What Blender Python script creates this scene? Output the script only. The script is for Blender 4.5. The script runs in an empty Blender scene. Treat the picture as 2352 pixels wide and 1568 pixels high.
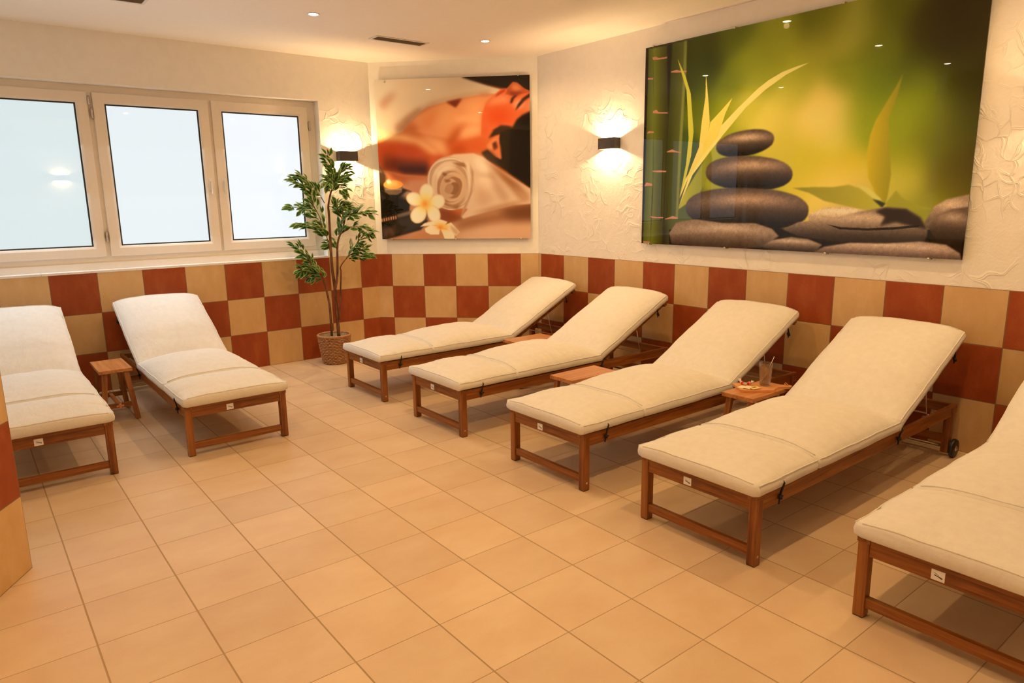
import bpy, bmesh, math, random
import numpy as np
from mathutils import Vector, Matrix, noise

T = 1.0 / 3.0            # one floor tile with its joint, in metres
random.seed(7)
SC = bpy.context.scene
COL = SC.collection

# --------------------------------------------------------------------------
# colour helpers
# --------------------------------------------------------------------------
def lin1(c):
    c = c / 255.0
    return c / 12.92 if c <= 0.04045 else ((c + 0.055) / 1.055) ** 2.4

def lin(r, g, b):
    return (lin1(r), lin1(g), lin1(b), 1.0)

WARM = (1.0, 0.68, 0.41)          # tint of the lamp light on the surfaces

def alb(r, g, b, k=1.0):
    """surface colour from its look under the warm lamps"""
    c = [min(0.92, max(0.004, lin1(v) / (w * k))) for v, w in zip((r, g, b), WARM)]
    return (c[0], c[1], c[2], 1.0)

# --------------------------------------------------------------------------
# material helpers
# --------------------------------------------------------------------------
class NT:
    def __init__(self, name):
        self.m = bpy.data.materials.new(name)
        self.m.use_nodes = True
        self.t = self.m.node_tree
        self.t.nodes.clear()
        self.out = self.n('ShaderNodeOutputMaterial')
        self.bsdf = self.n('ShaderNodeBsdfPrincipled')
        self.l(self.bsdf.outputs[0], self.out.inputs[0])
    def n(self, kind, **kw):
        nd = self.t.nodes.new(kind)
        for k, v in kw.items():
            setattr(nd, k, v)
        return nd
    def l(self, a, b):
        self.t.links.new(a, b)
    def put(self, sock, v):
        if hasattr(v, 'links') or isinstance(v, bpy.types.NodeSocket):
            self.l(v, sock)
        else:
            sock.default_value = v
    def math(self, op, a, b=0.0, c=0.0):
        nd = self.n('ShaderNodeMath', operation=op)
        self.put(nd.inputs[0], a); self.put(nd.inputs[1], b); self.put(nd.inputs[2], c)
        return nd.outputs[0]
    def mix(self, f, a, b):
        nd = self.n('ShaderNodeMix', data_type='RGBA')
        self.put(nd.inputs[0], f); self.put(nd.inputs[6], a); self.put(nd.inputs[7], b)
        return nd.outputs[2]
    def ramp(self, f, stops):
        nd = self.n('ShaderNodeValToRGB')
        e = nd.color_ramp.elements
        while len(e) < len(stops):
            e.new(0.5)
        for el, (p, c) in zip(e, stops):
            el.position = p
            el.color = c if len(c) == 4 else (*c, 1)
        self.put(nd.inputs[0], f)
        return nd.outputs[0]
    def coords(self, scale=(1, 1, 1), loc=(0, 0, 0), which='Object'):
        tc = self.n('ShaderNodeTexCoord')
        mp = self.n('ShaderNodeMapping')
        mp.inputs['Scale'].default_value = scale
        mp.inputs['Location'].default_value = loc
        self.l(tc.outputs[which], mp.inputs[0])
        return mp.outputs[0]
    def noise(self, vec, scale, detail=3.0, rough=0.55, dist=0.0):
        nd = self.n('ShaderNodeTexNoise')
        self.l(vec, nd.inputs['Vector'])
        nd.inputs['Scale'].default_value = scale
        nd.inputs['Detail'].default_value = detail
        nd.inputs['Roughness'].default_value = rough
        nd.inputs['Distortion'].default_value = dist
        return nd
    def bump(self, h, strength, dist, normal=None):
        nd = self.n('ShaderNodeBump')
        nd.inputs['Strength'].default_value = strength
        nd.inputs['Distance'].default_value = dist
        self.l(h, nd.inputs['Height'])
        if normal is not None:
            self.l(normal, nd.inputs['Normal'])
        return nd.outputs[0]
    def fin(self, color=None, rough=None, normal=None, metal=None, spec=None):
        b = self.bsdf
        if color is not None: self.put(b.inputs['Base Color'], color)
        if rough is not None: self.put(b.inputs['Roughness'], rough)
        if metal is not None: b.inputs['Metallic'].default_value = metal
        if spec is not None: b.inputs['Specular IOR Level'].default_value = spec
        if normal is not None: self.l(normal, b.inputs['Normal'])
        return self.m

def plain(name, color, rough=0.5, metal=0.0, spec=0.5, grain=0.06):
    t = NT(name)
    v = t.coords()
    nz = t.noise(v, 35.0, 3.0)
    dark = tuple(c * (1 - grain) for c in color[:3]) + (1,)
    lite = tuple(min(1, c * (1 + grain)) for c in color[:3]) + (1,)
    return t.fin(t.ramp(nz.outputs['Fac'], [(0.35, dark), (0.65, lite)]), rough, None, metal, spec)

def emitter(name, color, strength):
    t = NT(name)
    t.bsdf.inputs['Base Color'].default_value = (0.8, 0.8, 0.8, 1)
    t.bsdf.inputs['Emission Color'].default_value = color
    t.bsdf.inputs['Emission Strength'].default_value = strength
    return t.m

def wood(name, axis, dark, mid, lite, rough=0.38):
    t = NT(name)
    sc = [26.0, 26.0, 26.0]; sc[axis] = 1.6
    v = t.coords(tuple(sc))
    a = t.noise(v, 1.0, 5.0, 0.6, 0.6)
    sc2 = [90.0, 90.0, 90.0]; sc2[axis] = 3.0
    b = t.noise(t.coords(tuple(sc2)), 1.0, 2.0)
    info = t.n('ShaderNodeObjectInfo')
    sc3 = [9.0, 9.0, 9.0]; sc3[axis] = 4.0
    k = t.noise(t.coords(tuple(sc3), (3.1, 7.7, 1.3)), 1.0, 1.0)
    f = t.math('ADD', t.math('MULTIPLY', a.outputs['Fac'], 0.7), t.math('MULTIPLY', b.outputs['Fac'], 0.3))
    col = t.ramp(f, [(0.34, dark), (0.5, mid), (0.68, lite)])
    knot = t.ramp(k.outputs['Fac'], [(0.70, (0, 0, 0, 1)), (0.76, (1, 1, 1, 1))])
    col = t.mix(t.math('MULTIPLY', knot, 0.6), col, dark)
    nrm = t.bump(b.outputs['Fac'], 0.25, 0.002)
    return t.fin(col, rough, nrm, 0.0, 0.45)

# --------------------------------------------------------------------------
# materials of the room
# --------------------------------------------------------------------------
def floor_material():
    t = NT('floor_tiles')
    v = t.coords((1 / T, 1 / T, 1 / T))
    sep = t.n('ShaderNodeSeparateXYZ'); t.l(v, sep.inputs[0])
    d = None
    cells = []
    for ax in (0, 1):
        s = sep.outputs[ax]
        fr = t.math('FRACT', s)
        e = t.math('MINIMUM', fr, t.math('SUBTRACT', 1.0, fr))
        cells.append(t.math('FLOOR', s))
        wdt = 0.0088 if ax == 0 else 0.0050
        m = t.math('SUBTRACT', e, wdt)
        d = m if d is None else t.math('MINIMUM', d, m)
    g = t.math('SUBTRACT', 1.0, t.math('MULTIPLY', t.math('ADD', d, 0.002), 260.0))
    gcl = t.n('ShaderNodeClamp'); t.l(g, gcl.inputs[0])
    comb = t.n('ShaderNodeCombineXYZ'); t.l(cells[0], comb.inputs[0]); t.l(cells[1], comb.inputs[1])
    wn = t.n('ShaderNodeTexWhiteNoise', noise_dimensions='3D'); t.l(comb.outputs[0], wn.inputs['Vector'])
    # streaky clouding that changes from tile to tile
    off = t.n('ShaderNodeVectorMath', operation='MULTIPLY_ADD')
    t.l(wn.outputs['Color'], off.inputs[0]); off.inputs[1].default_value = (40, 40, 40); t.l(v, off.inputs[2])
    st = t.n('ShaderNodeMapping'); t.l(off.outputs[0], st.inputs[0]); st.inputs['Scale'].default_value = (0.9, 1.3, 1)
    n1 = t.noise(st.outputs[0], 1.3, 4.0, 0.6)
    n2 = t.noise(v, 60.0, 3.0, 0.7)
    f = t.math('ADD', t.math('MULTIPLY', n1.outputs['Fac'], 0.75), t.math('MULTIPLY', n2.outputs['Fac'], 0.25))
    col = t.ramp(f, [(0.3, alb(213, 152, 95)), (0.5, alb(219, 161, 103)), (0.7, alb(225, 169, 111))])
    hs = t.n('ShaderNodeHueSaturation'); t.l(col, hs.inputs['Color'])
    t.l(t.math('MULTIPLY_ADD', wn.outputs['Value'], 0.12, 0.94), hs.inputs['Value'])
    grout = alb(172, 120, 70)
    c = t.mix(gcl.outputs[0], hs.outputs[0], grout)
    r = t.math('MULTIPLY_ADD', n1.outputs['Fac'], 0.12, 0.30)
    r = t.math('ADD', r, t.math('MULTIPLY', gcl.outputs[0], 0.35))
    h = t.math('SUBTRACT', t.math('MULTIPLY', n2.outputs['Fac'], 0.08), gcl.outputs[0])
    return t.fin(c, r, t.bump(h, 0.5, 0.0015), 0.0, 0.42)

def wainscot_material():
    t = NT('wall_tiles')
    ZP = 2.96 * T / 3
    v = t.coords((1 / T, 1 / T, 1 / ZP))
    sep = t.n('ShaderNodeSeparateXYZ'); t.l(v, sep.inputs[0])
    x, z = sep.outputs[0], sep.outputs[2]
    fx, fz = t.math('FLOOR', x), t.math('FLOOR', t.math('SUBTRACT', z, 0.0005))
    par = t.math('FLOORED_MODULO', t.math('ADD', fx, fz), 2.0)
    d = None
    for s in (x, z):
        fr = t.math('FRACT', s)
        e = t.math('MINIMUM', fr, t.math('SUBTRACT', 1.0, fr))
        d = e if d is None else t.math('MINIMUM', d, e)
    g = t.math('SUBTRACT', 1.0, t.math('MULTIPLY', t.math('SUBTRACT', d, 0.006), 260.0))
    gcl = t.n('ShaderNodeClamp'); t.l(g, gcl.inputs[0])
    comb = t.n('ShaderNodeCombineXYZ'); t.l(fx, comb.inputs[0]); t.l(fz, comb.inputs[1])
    wn = t.n('ShaderNodeTexWhiteNoise', noise_dimensions='3D'); t.l(comb.outputs[0], wn.inputs['Vector'])
    off = t.n('ShaderNodeVectorMath', operation='MULTIPLY_ADD')
    t.l(wn.outputs['Color'], off.inputs[0]); off.inputs[1].default_value = (30, 30, 30); t.l(v, off.inputs[2])
    st = t.n('ShaderNodeMapping'); t.l(off.outputs[0], st.inputs[0]); st.inputs['Scale'].default_value = (2.4, 2.4, 1.1)
    n1 = t.noise(st.outputs[0], 1.4, 4.0, 0.6)
    n2 = t.noise(v, 45.0, 3.0, 0.7)
    f = t.math('ADD', t.math('MULTIPLY', n1.outputs['Fac'], 0.7), t.math('MULTIPLY', n2.outputs['Fac'], 0.3))
    tan = t.ramp(f, [(0.3, alb(201, 137, 74)), (0.5, alb(209, 145, 80)), (0.7, alb(216, 155, 91))])
    red = t.ramp(f, [(0.3, alb(142, 48, 8)), (0.5, alb(153, 56, 12)), (0.7, alb(168, 72, 23))])
    hs = t.n('ShaderNodeHueSaturation'); t.l(t.mix(par, tan, red), hs.inputs['Color'])
    t.l(t.math('MULTIPLY_ADD', wn.outputs['Value'], 0.14, 0.93), hs.inputs['Value'])
    c = t.mix(gcl.outputs[0], hs.outputs[0], alb(128, 82, 44))
    h = t.math('SUBTRACT', t.math('MULTIPLY', n2.outputs['Fac'], 0.10), gcl.outputs[0])
    return t.fin(c, 0.5, t.bump(h, 0.5, 0.0015), 0.0, 0.4)

def plaster_material(name, mode):
    """white trowelled plaster; mode 'rough', 'left' (rough only beside the corner) or 'smooth'"""
    t = NT(name)
    v = t.coords()
    nw = t.noise(v, 2.6, 2.0)
    off = t.n('ShaderNodeVectorMath', operation='MULTIPLY_ADD')
    t.l(nw.outputs['Color'], off.inputs[0]); off.inputs[1].default_value = (0.55, 0.55, 0.55); t.l(v, off.inputs[2])
    h = None
    for sc, amp, seed in ((5.0, 1.0, 0.0), (8.0, 0.6, 4.3)):
        mp = t.n('ShaderNodeMapping'); t.l(off.outputs[0], mp.inputs[0]); mp.inputs['Location'].default_value = (seed, seed * 2, seed)
        vo = t.n('ShaderNodeTexVoronoi', feature='DISTANCE_TO_EDGE')
        t.l(mp.outputs[0], vo.inputs['Vector']); vo.inputs['Scale'].default_value = sc
        # a ridge with one steep side, like the lip a trowel leaves
        rd = t.ramp(vo.outputs['Distance'], [(0.0, (0.5, 0.5, 0.5, 1)), (0.022, (1, 1, 1, 1)), (0.07, (0.25, 0.25, 0.25, 1)), (0.25, (0, 0, 0, 1))])
        mk = t.ramp(t.noise(t.coords(loc=(seed, 1.7, seed)), 3.4, 2.0).outputs['Fac'], [(0.48, (0, 0, 0, 1)), (0.66, (1, 1, 1, 1))])
        rr = t.math('MULTIPLY', t.math('MULTIPLY', rd, mk), amp)
        h = rr if h is None else t.math('MAXIMUM', h, rr)
    fine = t.noise(v, 70.0, 4.0, 0.6)
    mid = t.noise(v, 11.0, 4.0, 0.55, 0.6)
    h2 = t.math('ADD', t.math('MULTIPLY', mid.outputs['Fac'], 0.45), t.math('MULTIPLY', fine.outputs['Fac'], 0.16))
    if mode == 'smooth':
        hh = t.math('MULTIPLY', h2, 0.35)
    else:
        hh = t.math('ADD', h, h2)
        sep = t.n('ShaderNodeSeparateXYZ'); t.l(v, sep.inputs[0])
        k = t.math('SUBTRACT', 2.50, sep.outputs[2]); k = t.math('MULTIPLY', k, 4.0)
        c1 = t.n('ShaderNodeClamp'); t.l(k, c1.inputs[0])
        c1.inputs['Min'].default_value = 0.15
        fac = c1.outputs[0]
        if mode == 'left':
            k2 = t.math('MULTIPLY', t.math('SUBTRACT', sep.outputs[0], 7.85 * T), 8.0)
            c2 = t.n('ShaderNodeClamp'); t.l(k2, c2.inputs[0])
            c2.inputs['Min'].default_value = 0.08
            fac = t.math('MULTIPLY', fac, c2.outputs[0])
        hh = t.math('MULTIPLY', hh, fac)
    col = t.ramp(mid.outputs['Fac'], [(0.3, (0.87, 0.835, 0.775, 1)), (0.7, (0.91, 0.875, 0.815, 1))])
    return t.fin(col, 0.75, t.bump(hh, 0.7, 0.008), 0.0, 0.25)

M = {}
M['floor'] = floor_material()
M['tiles'] = wainscot_material()
M['plaster_rough'] = plaster_material('plaster_trowelled', 'rough')
M['plaster_left'] = plaster_material('plaster_beside_corner', 'left')
M['plaster'] = plaster_material('plaster_smooth', 'smooth')
M['ceiling'] = plain('ceiling_paint', (0.92, 0.865, 0.78, 1), 0.8, 0, 0.2, 0.01)
M['pvc'] = plain('white_window_plastic', (0.82, 0.745, 0.64, 1), 0.35, 0, 0.5, 0.01)
M['gasket'] = plain('black_rubber_gasket', (0.015, 0.017, 0.018, 1), 0.5)
M['sill'] = plain('white_sill_stone', (0.82, 0.80, 0.77, 1), 0.3, 0, 0.5, 0.03)
M['steel'] = plain('brushed_steel', (0.62, 0.58, 0.52, 1), 0.28, 1.0)
M['brown_metal'] = plain('dark_brown_lamp_metal', (0.055, 0.045, 0.04, 1), 0.45)
M['vent_white'] = plain('vent_white_metal', (0.72, 0.68, 0.62, 1), 0.45)
M['vent_dark'] = plain('vent_dark_metal', (0.30, 0.25, 0.19, 1), 0.6)
M['black'] = plain('black_plastic', (0.012, 0.012, 0.013, 1), 0.4)
M['strap'] = plain('black_strap', (0.014, 0.012, 0.012, 1), 0.8)
M['sticker'] = plain('white_sticker', (0.82, 0.80, 0.78, 1), 0.4, 0, 0.5, 0.01)
M['ink'] = plain('black_ink', (0.03, 0.028, 0.03, 1), 0.6)
D_, M_, L_ = alb(88, 34, 6), alb(140, 67, 17), alb(172, 94, 32)
M['wx'] = wood('acacia_along', 0, D_, M_, L_)
M['wy'] = wood('acacia_across', 1, D_, M_, L_)
M['wz'] = wood('acacia_upright', 2, D_, M_, L_)
d2, m2, l2 = alb(150, 76, 24), alb(190, 104, 44), alb(208, 126, 62)
M['stool_x'] = wood('stool_wood_top', 0, d2, m2, l2, 0.33)
M['stool_z'] = wood('stool_wood_leg', 2, alb(120, 58, 16), alb(158, 82, 30), alb(180, 100, 44), 0.45)
M['board'] = wood('board_wood', 0, alb(188, 98, 40), alb(214, 122, 56), alb(226, 140, 74), 0.4)

def fabric_material():
    t = NT('cream_canvas')
    v = t.coords()
    w1 = t.n('ShaderNodeTexWave', bands_direction='X'); t.l(v, w1.inputs['Vector']); w1.inputs['Scale'].default_value = 190.0
    w2 = t.n('ShaderNodeTexWave', bands_direction='Y'); t.l(v, w2.inputs['Vector']); w2.inputs['Scale'].default_value = 190.0
    weave = t.math('ADD', w1.outputs['Fac'], w2.outputs['Fac'])
    wr = t.noise(t.coords((4.0, 11.0, 9.0)), 1.3, 4.0, 0.55, 1.4)
    fine = t.noise(v, 26.0, 4.0, 0.6)
    h = t.math('ADD', t.math('MULTIPLY', wr.outputs['Fac'], 1.0), t.math('MULTIPLY', fine.outputs['Fac'], 0.18))
    h = t.math('ADD', h, t.math('MULTIPLY', weave, 0.012))
    col = t.ramp(fine.outputs['Fac'], [(0.35, (0.745, 0.71, 0.645, 1)), (0.65, (0.785, 0.75, 0.685, 1))])
    m = t.fin(col, 0.9, t.bump(h, 0.38, 0.010), 0.0, 0.2)
    t.bsdf.inputs['Sheen Weight'].default_value = 0.15
    return m
M['fabric'] = fabric_material()
M['piping'] = plain('cream_piping', (0.77, 0.73, 0.65, 1), 0.9, 0, 0.2, 0.05)

def pane_material(i):
    t = NT('frosted_pane_daylight')
    b = t.bsdf
    b.inputs['Base Color'].default_value = (0.10, 0.11, 0.115, 1)
    b.inputs['Roughness'].default_value = 0.02
    b.inputs['Emission Color'].default_value = PANE[i][0]
    b.inputs['Emission Strength'].default_value = PANE[i][1]
    return t.m
# daylight as it arrives through each pane: the left one looks out on something darker
PANE = {1: ((0.77, 0.91, 0.94, 1), 0.78), 2: ((0.82, 0.92, 0.97, 1), 0.85), 3: ((0.86, 0.93, 0.99, 1), 0.91), 4: ((0.77, 0.91, 0.94, 1), 0.84)}

# --------------------------------------------------------------------------
# mesh helpers
# --------------------------------------------------------------------------
class MB:
    """collects shapes, then links them as ONE mesh object"""
    def __init__(self):
        self.v, self.f, self.mi, self.sm = [], [], [], []
    def add(self, verts, faces, mi=0, smooth=False):
        o = len(self.v)
        self.v += [tuple(p) for p in verts]
        self.f += [tuple(i + o for i in fc) for fc in faces]
        self.mi += [mi] * len(faces); self.sm += [smooth] * len(faces)
        return self
    def bm(self, b, mi=0, smooth=False):
        b.verts.ensure_lookup_table()
        for i, q in enumerate(b.verts): q.index = i
        self.add([q.co.copy() for q in b.verts], [[q.index for q in fc.verts] for fc in b.faces], mi, smooth)
        b.free()
        return self
    def box(self, x0, x1, y0, y1, z0, z1, bev=0.0, mat=None, mi=0):
        b = bmesh.new()
        bmesh.ops.create_cube(b, size=1.0)
        for q in b.verts:
            q.co = Vector(((x0 + x1) / 2 + q.co.x * (x1 - x0), (y0 + y1) / 2 + q.co.y * (y1 - y0), (z0 + z1) / 2 + q.co.z * (z1 - z0)))
        if bev > 0:
            bmesh.ops.bevel(b, geom=list(b.edges), offset=bev, segments=2, profile=0.7, affect='EDGES')
        if mat is not None:
            bmesh.ops.transform(b, matrix=mat, verts=list(b.verts))
        return self.bm(b, mi)
    def bar(self, a, b_, w, h, bev=0.002, mi=0, up=(0, 0, 1)):
        """a rectangular bar from point a to point b"""
        a, b_ = Vector(a), Vector(b_)
        d = b_ - a; L = d.length; d.normalize()
        s = Vector(up).cross(d)
        if s.length < 1e-4: s = Vector((0, 1, 0)).cross(d)
        s.normalize(); u = d.cross(s)
        m = Matrix(((d.x, s.x, u.x, a.x), (d.y, s.y, u.y, a.y), (d.z, s.z, u.z, a.z), (0, 0, 0, 1)))
        return self.box(0, L, -w / 2, w / 2, -h / 2, h / 2, bev, m, mi)
    def prism(self, poly, z0, z1, mi=0, bev=0.0):
        """polygon in x, y (counter-clockwise) pulled from z0 to z1"""
        b = bmesh.new()
        lo = [b.verts.new((x, y, z0)) for x, y in poly]
        hi = [b.verts.new((x, y, z1)) for x, y in poly]
        b.faces.new(lo[::-1]); b.faces.new(hi)
        n = len(poly)
        for i in range(n):
            b.faces.new((lo[i], lo[(i + 1) % n], hi[(i + 1) % n], hi[i]))
        if bev > 0:
            bmesh.ops.bevel(b, geom=list(b.edges), offset=bev, segments=2, profile=0.7, affect='EDGES')
        return self.bm(b, mi)
    def tube(self, pts, r, seg=8, mi=0, cap=True):
        pts = [Vector(p) for p in pts]
        n = len(pts)
        rs = r if isinstance(r, (list, tuple)) else [r] * n
        rings, prev = [], None
        for i, p in enumerate(pts):
            d = (pts[min(i + 1, n - 1)] - pts[max(i - 1, 0)]).normalized()
            if prev is None:
                s = d.cross(Vector((0, 0, 1)))
                if s.length < 1e-3: s = d.cross(Vector((1, 0, 0)))
            else:
                s = prev - d * prev.dot(d)
            s.normalize(); prev = s
            u = d.cross(s)
            rings.append([p + (s * math.cos(2 * math.pi * k / seg) + u * math.sin(2 * math.pi * k / seg)) * rs[i] for k in range(seg)])
        vs = [q for rg in rings for q in rg]
        fs = []
        for i in range(n - 1):
            for k in range(seg):
                k2 = (k + 1) % seg
                fs.append((i * seg + k, i * seg + k2, (i + 1) * seg + k2, (i + 1) * seg + k))
        if cap:
            fs.append(tuple(range(seg))[::-1]); fs.append(tuple((n - 1) * seg + k for k in range(seg)))
        return self.add(vs, fs, mi, True)
    def lathe(self, prof, seg=32, mi=0, center=(0, 0, 0), axis='z', smooth=True):
        vs, fs = [], []
        n = len(prof)
        for k in range(seg):
            a = 2 * math.pi * k / seg
            c, s = math.cos(a), math.sin(a)
            for r, h in prof:
                p = (r * c, r * s, h) if axis == 'z' else ((r * c, h, r * s) if axis == 'y' else (h, r * c, r * s))
                vs.append((p[0] + center[0], p[1] + center[1], p[2] + center[2]))
        for k in range(seg):
            k2 = (k + 1) % seg
            for i in range(n - 1):
                fs.append((k * n + i, k2 * n + i, k2 * n + i + 1, k * n + i + 1))
        return self.add(vs, fs, mi, smooth)
    def build(self, name, mats, parent=None):
        me = bpy.data.meshes.new(name)
        me.from_pydata(self.v, [], self.f)
        for m in (mats if isinstance(mats, (list, tuple)) else [mats]):
            me.materials.append(m)
        me.polygons.foreach_set('material_index', self.mi)
        me.polygons.foreach_set('use_smooth', self.sm)
        b = bmesh.new(); b.from_mesh(me)
        bmesh.ops.recalc_face_normals(b, faces=list(b.faces))
        b.to_mesh(me); b.free()
        me.update()
        o = bpy.data.objects.new(name, me)
        COL.objects.link(o)
        if parent is not None: o.parent = parent
        return o

def tag(o, label=None, cat=None, group=None, kind=None):
    if label: o['label'] = label
    if cat: o['category'] = cat
    if group: o['group'] = group
    if kind: o['kind'] = kind
    return o

def empty(name, loc=(0, 0, 0), rz=0.0):
    o = bpy.data.objects.new(name, None)
    o.empty_display_size = 0.1
    o.location = loc; o.rotation_euler = (0, 0, rz)
    COL.objects.link(o)
    return o

def copy_tree(o, parent=None):
    c = o.copy(); COL.objects.link(c)
    if parent is not None: c.parent = parent
    for ch in list(o.children):
        copy_tree(ch, c)
    return c

def struct(o, label=None, cat=None):
    return tag(o, label, cat, None, 'structure')

# --------------------------------------------------------------------------
# camera
# --------------------------------------------------------------------------
cam = bpy.data.objects.new('camera', bpy.data.cameras.new('camera'))
COL.objects.link(cam)
RT = Vector((0.7836294, -0.6210771, -0.0137170))
DN = Vector((-0.1345292, -0.1480998, -0.9797798))
FW = Vector((0.6064873, 0.7696296, -0.1996084))
cam.matrix_world = Matrix(((RT.x, -DN.x, -FW.x, -0.2057), (RT.y, -DN.y, -FW.y, -4.6487), (RT.z, -DN.z, -FW.z, 1.5239), (0, 0, 0, 1)))
cam.data.sensor_width = 36.0
cam.data.lens = 36.0 * 1605.0 / 2352.0
cam.data.clip_start = 0.05
SC.camera = cam

# --------------------------------------------------------------------------
# the room (coordinates in tiles, times T)
# --------------------------------------------------------------------------
H = 8.55 * T
YW = 5.68 * T                       # window wall
CX, CY = 9.60 * T, 5.68 * T         # corner window wall / chamfer
XR = 13.13 * T                      # right wall
DY = 2.15 * T                       # corner chamfer / right wall
XL, YB = -4.0 * T, -17.0 * T
WZ = 2.96 * T                       # top of the tiles
WX0, WX1, WZ0, WZ1 = -3.13 * T, 7.98 * T, 2.97 * T, 7.37 * T
TH = 0.33

o = MB().box(XL - .3, XR + .3, YB - .3, YW + .45, -0.12, 0.0).build('floor', M['floor']); struct(o)
o = MB().box(XL - .3, XR + .3, YB - .3, YW + .45, H, H + 0.12).build('ceiling', M['ceiling']); struct(o)

b = MB()
b.box(XL - .3, WX0, YW, YW + TH, 0, H)
b.box(WX1, CX + .2, YW, YW + TH, 0, H)
b.box(WX0, WX1, YW, YW + TH, 0, WZ0)
b.box(WX0, WX1, YW, YW + TH, WZ1, H)
wl = struct(b.build('wall_left', M['plaster_left']))
def wainscot(name, length, origin, rz, s0, parent=None):
    """tile cladding; local x runs along the wall, tile joints at whole tiles of local x"""
    q = MB().box(s0, s0 + length, -0.008, 0.02, 0.0, WZ, 0.0015).build(name, M['tiles'])
    q.location = origin; q.rotation_euler = (0, 0, rz)
    return struct(q)
wainscot('trim_1', CX - XL + .003, (0, YW, 0), 0.0, XL)
LCH = math.hypot(XR - CX, CY - DY)
s2 = math.sqrt(.5)
b = MB().prism([(CX, CY), (XR, DY), (XR + .3, DY + .1), (XR + .3, CY + .4), (CX, CY + .4)][::-1], 0, H)
struct(b.build('wall_far', M['plaster']))
off = 0.45 * T
ang = math.atan2(DY - CY, XR - CX)
wainscot('trim_2', LCH, (CX + off * math.cos(ang), CY + off * math.sin(ang), 0), ang, -off)
struct(MB().box(XR, XR + .3, YB - .3, DY + .1, 0, H).build('wall_right', M['plaster_rough']))
wainscot('trim_3', DY - YB, (XR, 1.0 * T, 0), -math.pi / 2, -(DY - 1.0 * T))
struct(MB().box(XL - .3, XR + .3, YB - .3, YB, 0, H).build('wall_back', M['plaster']))
struct(MB().box(XL - .3, XL, YB - .3, YW + .3, 0, H).build('wall_side', M['plaster']))

# the wall end that juts in at the left edge of the photo
p0, p1 = Vector((-0.409 * T, -3.58 * T)), Vector((-0.79 * T, -4.185 * T))
dv = (p1 - p0).normalized()
p2 = p0 + dv * 1.99 * T * 1.0
b = MB().prism([(p0.x - .010, p0.y + .006), (p0.x - 0.62, p0.y + 0.30), (p0.x - 1.1, p0.y + .30), (p0.x - 1.1, p2.y - .06), (p2.x - .010, p2.y + .006)], 0, H)
struct(b.build('wall_pillar', M['plaster']))
wainscot('trim_4', (p2 - p0).length, (p0.x - dv.x * -T, p0.y - dv.y * -T, 0), math.atan2(dv.y, dv.x) + math.pi, T - (p2 - p0).length)
nrm = Vector((-0.62, 0.294)).normalized()
wainscot('trim_5', 0.684, (p0.x, p0.y, 0), math.atan2(nrm.y, nrm.x), 0.0)

# --------------------------------------------------------------------------
# windows
# --------------------------------------------------------------------------
YF, YS = 6.0 * T, 5.93 * T          # front of the fixed frame, front of the sashes
def rect_ring(b, x0, x1, z0, z1, prof, mi=0):
    """profile of (inset, y) pairs swept round a rectangle with mitred corners"""
    rings = []
    for ins, y in prof:
        rings.append([(x0 + ins, y, z0 + ins), (x1 - ins, y, z0 + ins), (x1 - ins, y, z1 - ins), (x0 + ins, y, z1 - ins)])
    n = len(prof)
    vs = [q for r in rings for q in r]
    fs = []
    for i in range(n):
        j = (i + 1) % n
        for k in range(4):
            k2 = (k + 1) % 4
            fs.append((i * 4 + k, i * 4 + k2, j * 4 + k2, j * 4 + k))
    b.add(vs, fs, mi)
    return b

SZ0, SZ1 = 3.31 * T, 7.205 * T
SASH = [(-0.46 * T - 2.47 * T + 2.62 * T - 0.02 * T, 2.31 * T), (2.41 * T, 5.055 * T), (5.13 * T, 7.745 * T)]
SASH[0] = (-0.34 * T, 2.31 * T)
b = MB()
b.box(WX0, WX1, YF, YF + .07, WZ0 + .01, 3.40 * T, .003)
b.box(WX0, WX1, YF, YF + .07, 7.13 * T, WZ1, .003)
for xa, xb in ((-0.50 * T, -0.28 * T), (2.24 * T, 2.48 * T), (4.98 * T, 5.20 * T), (7.68 * T, WX1), (WX0, -2.95 * T)):
    b.box(xa, xb, YF + .0005, YF + .07, 3.36 * T, 7.17 * T, .003)
b.box(WX0, WX1, YF - .012, YF + .02, WZ0 + .008, 3.17 * T, .003)
struct(b.build('window_frame', M['pvc']))
b = MB()
xs = WX0
k = 0
while xs < WX1 - .01:
    xe = min(xs + 0.72 * T * 1.39, WX1)
    b.box(xs + .0008, xe - .0008, YW - .012, YF + .06, WZ0 - .006, WZ0 + .012, .002)
    xs = xe; k += 1
struct(b.build('window_sill', M['sill']))

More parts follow.
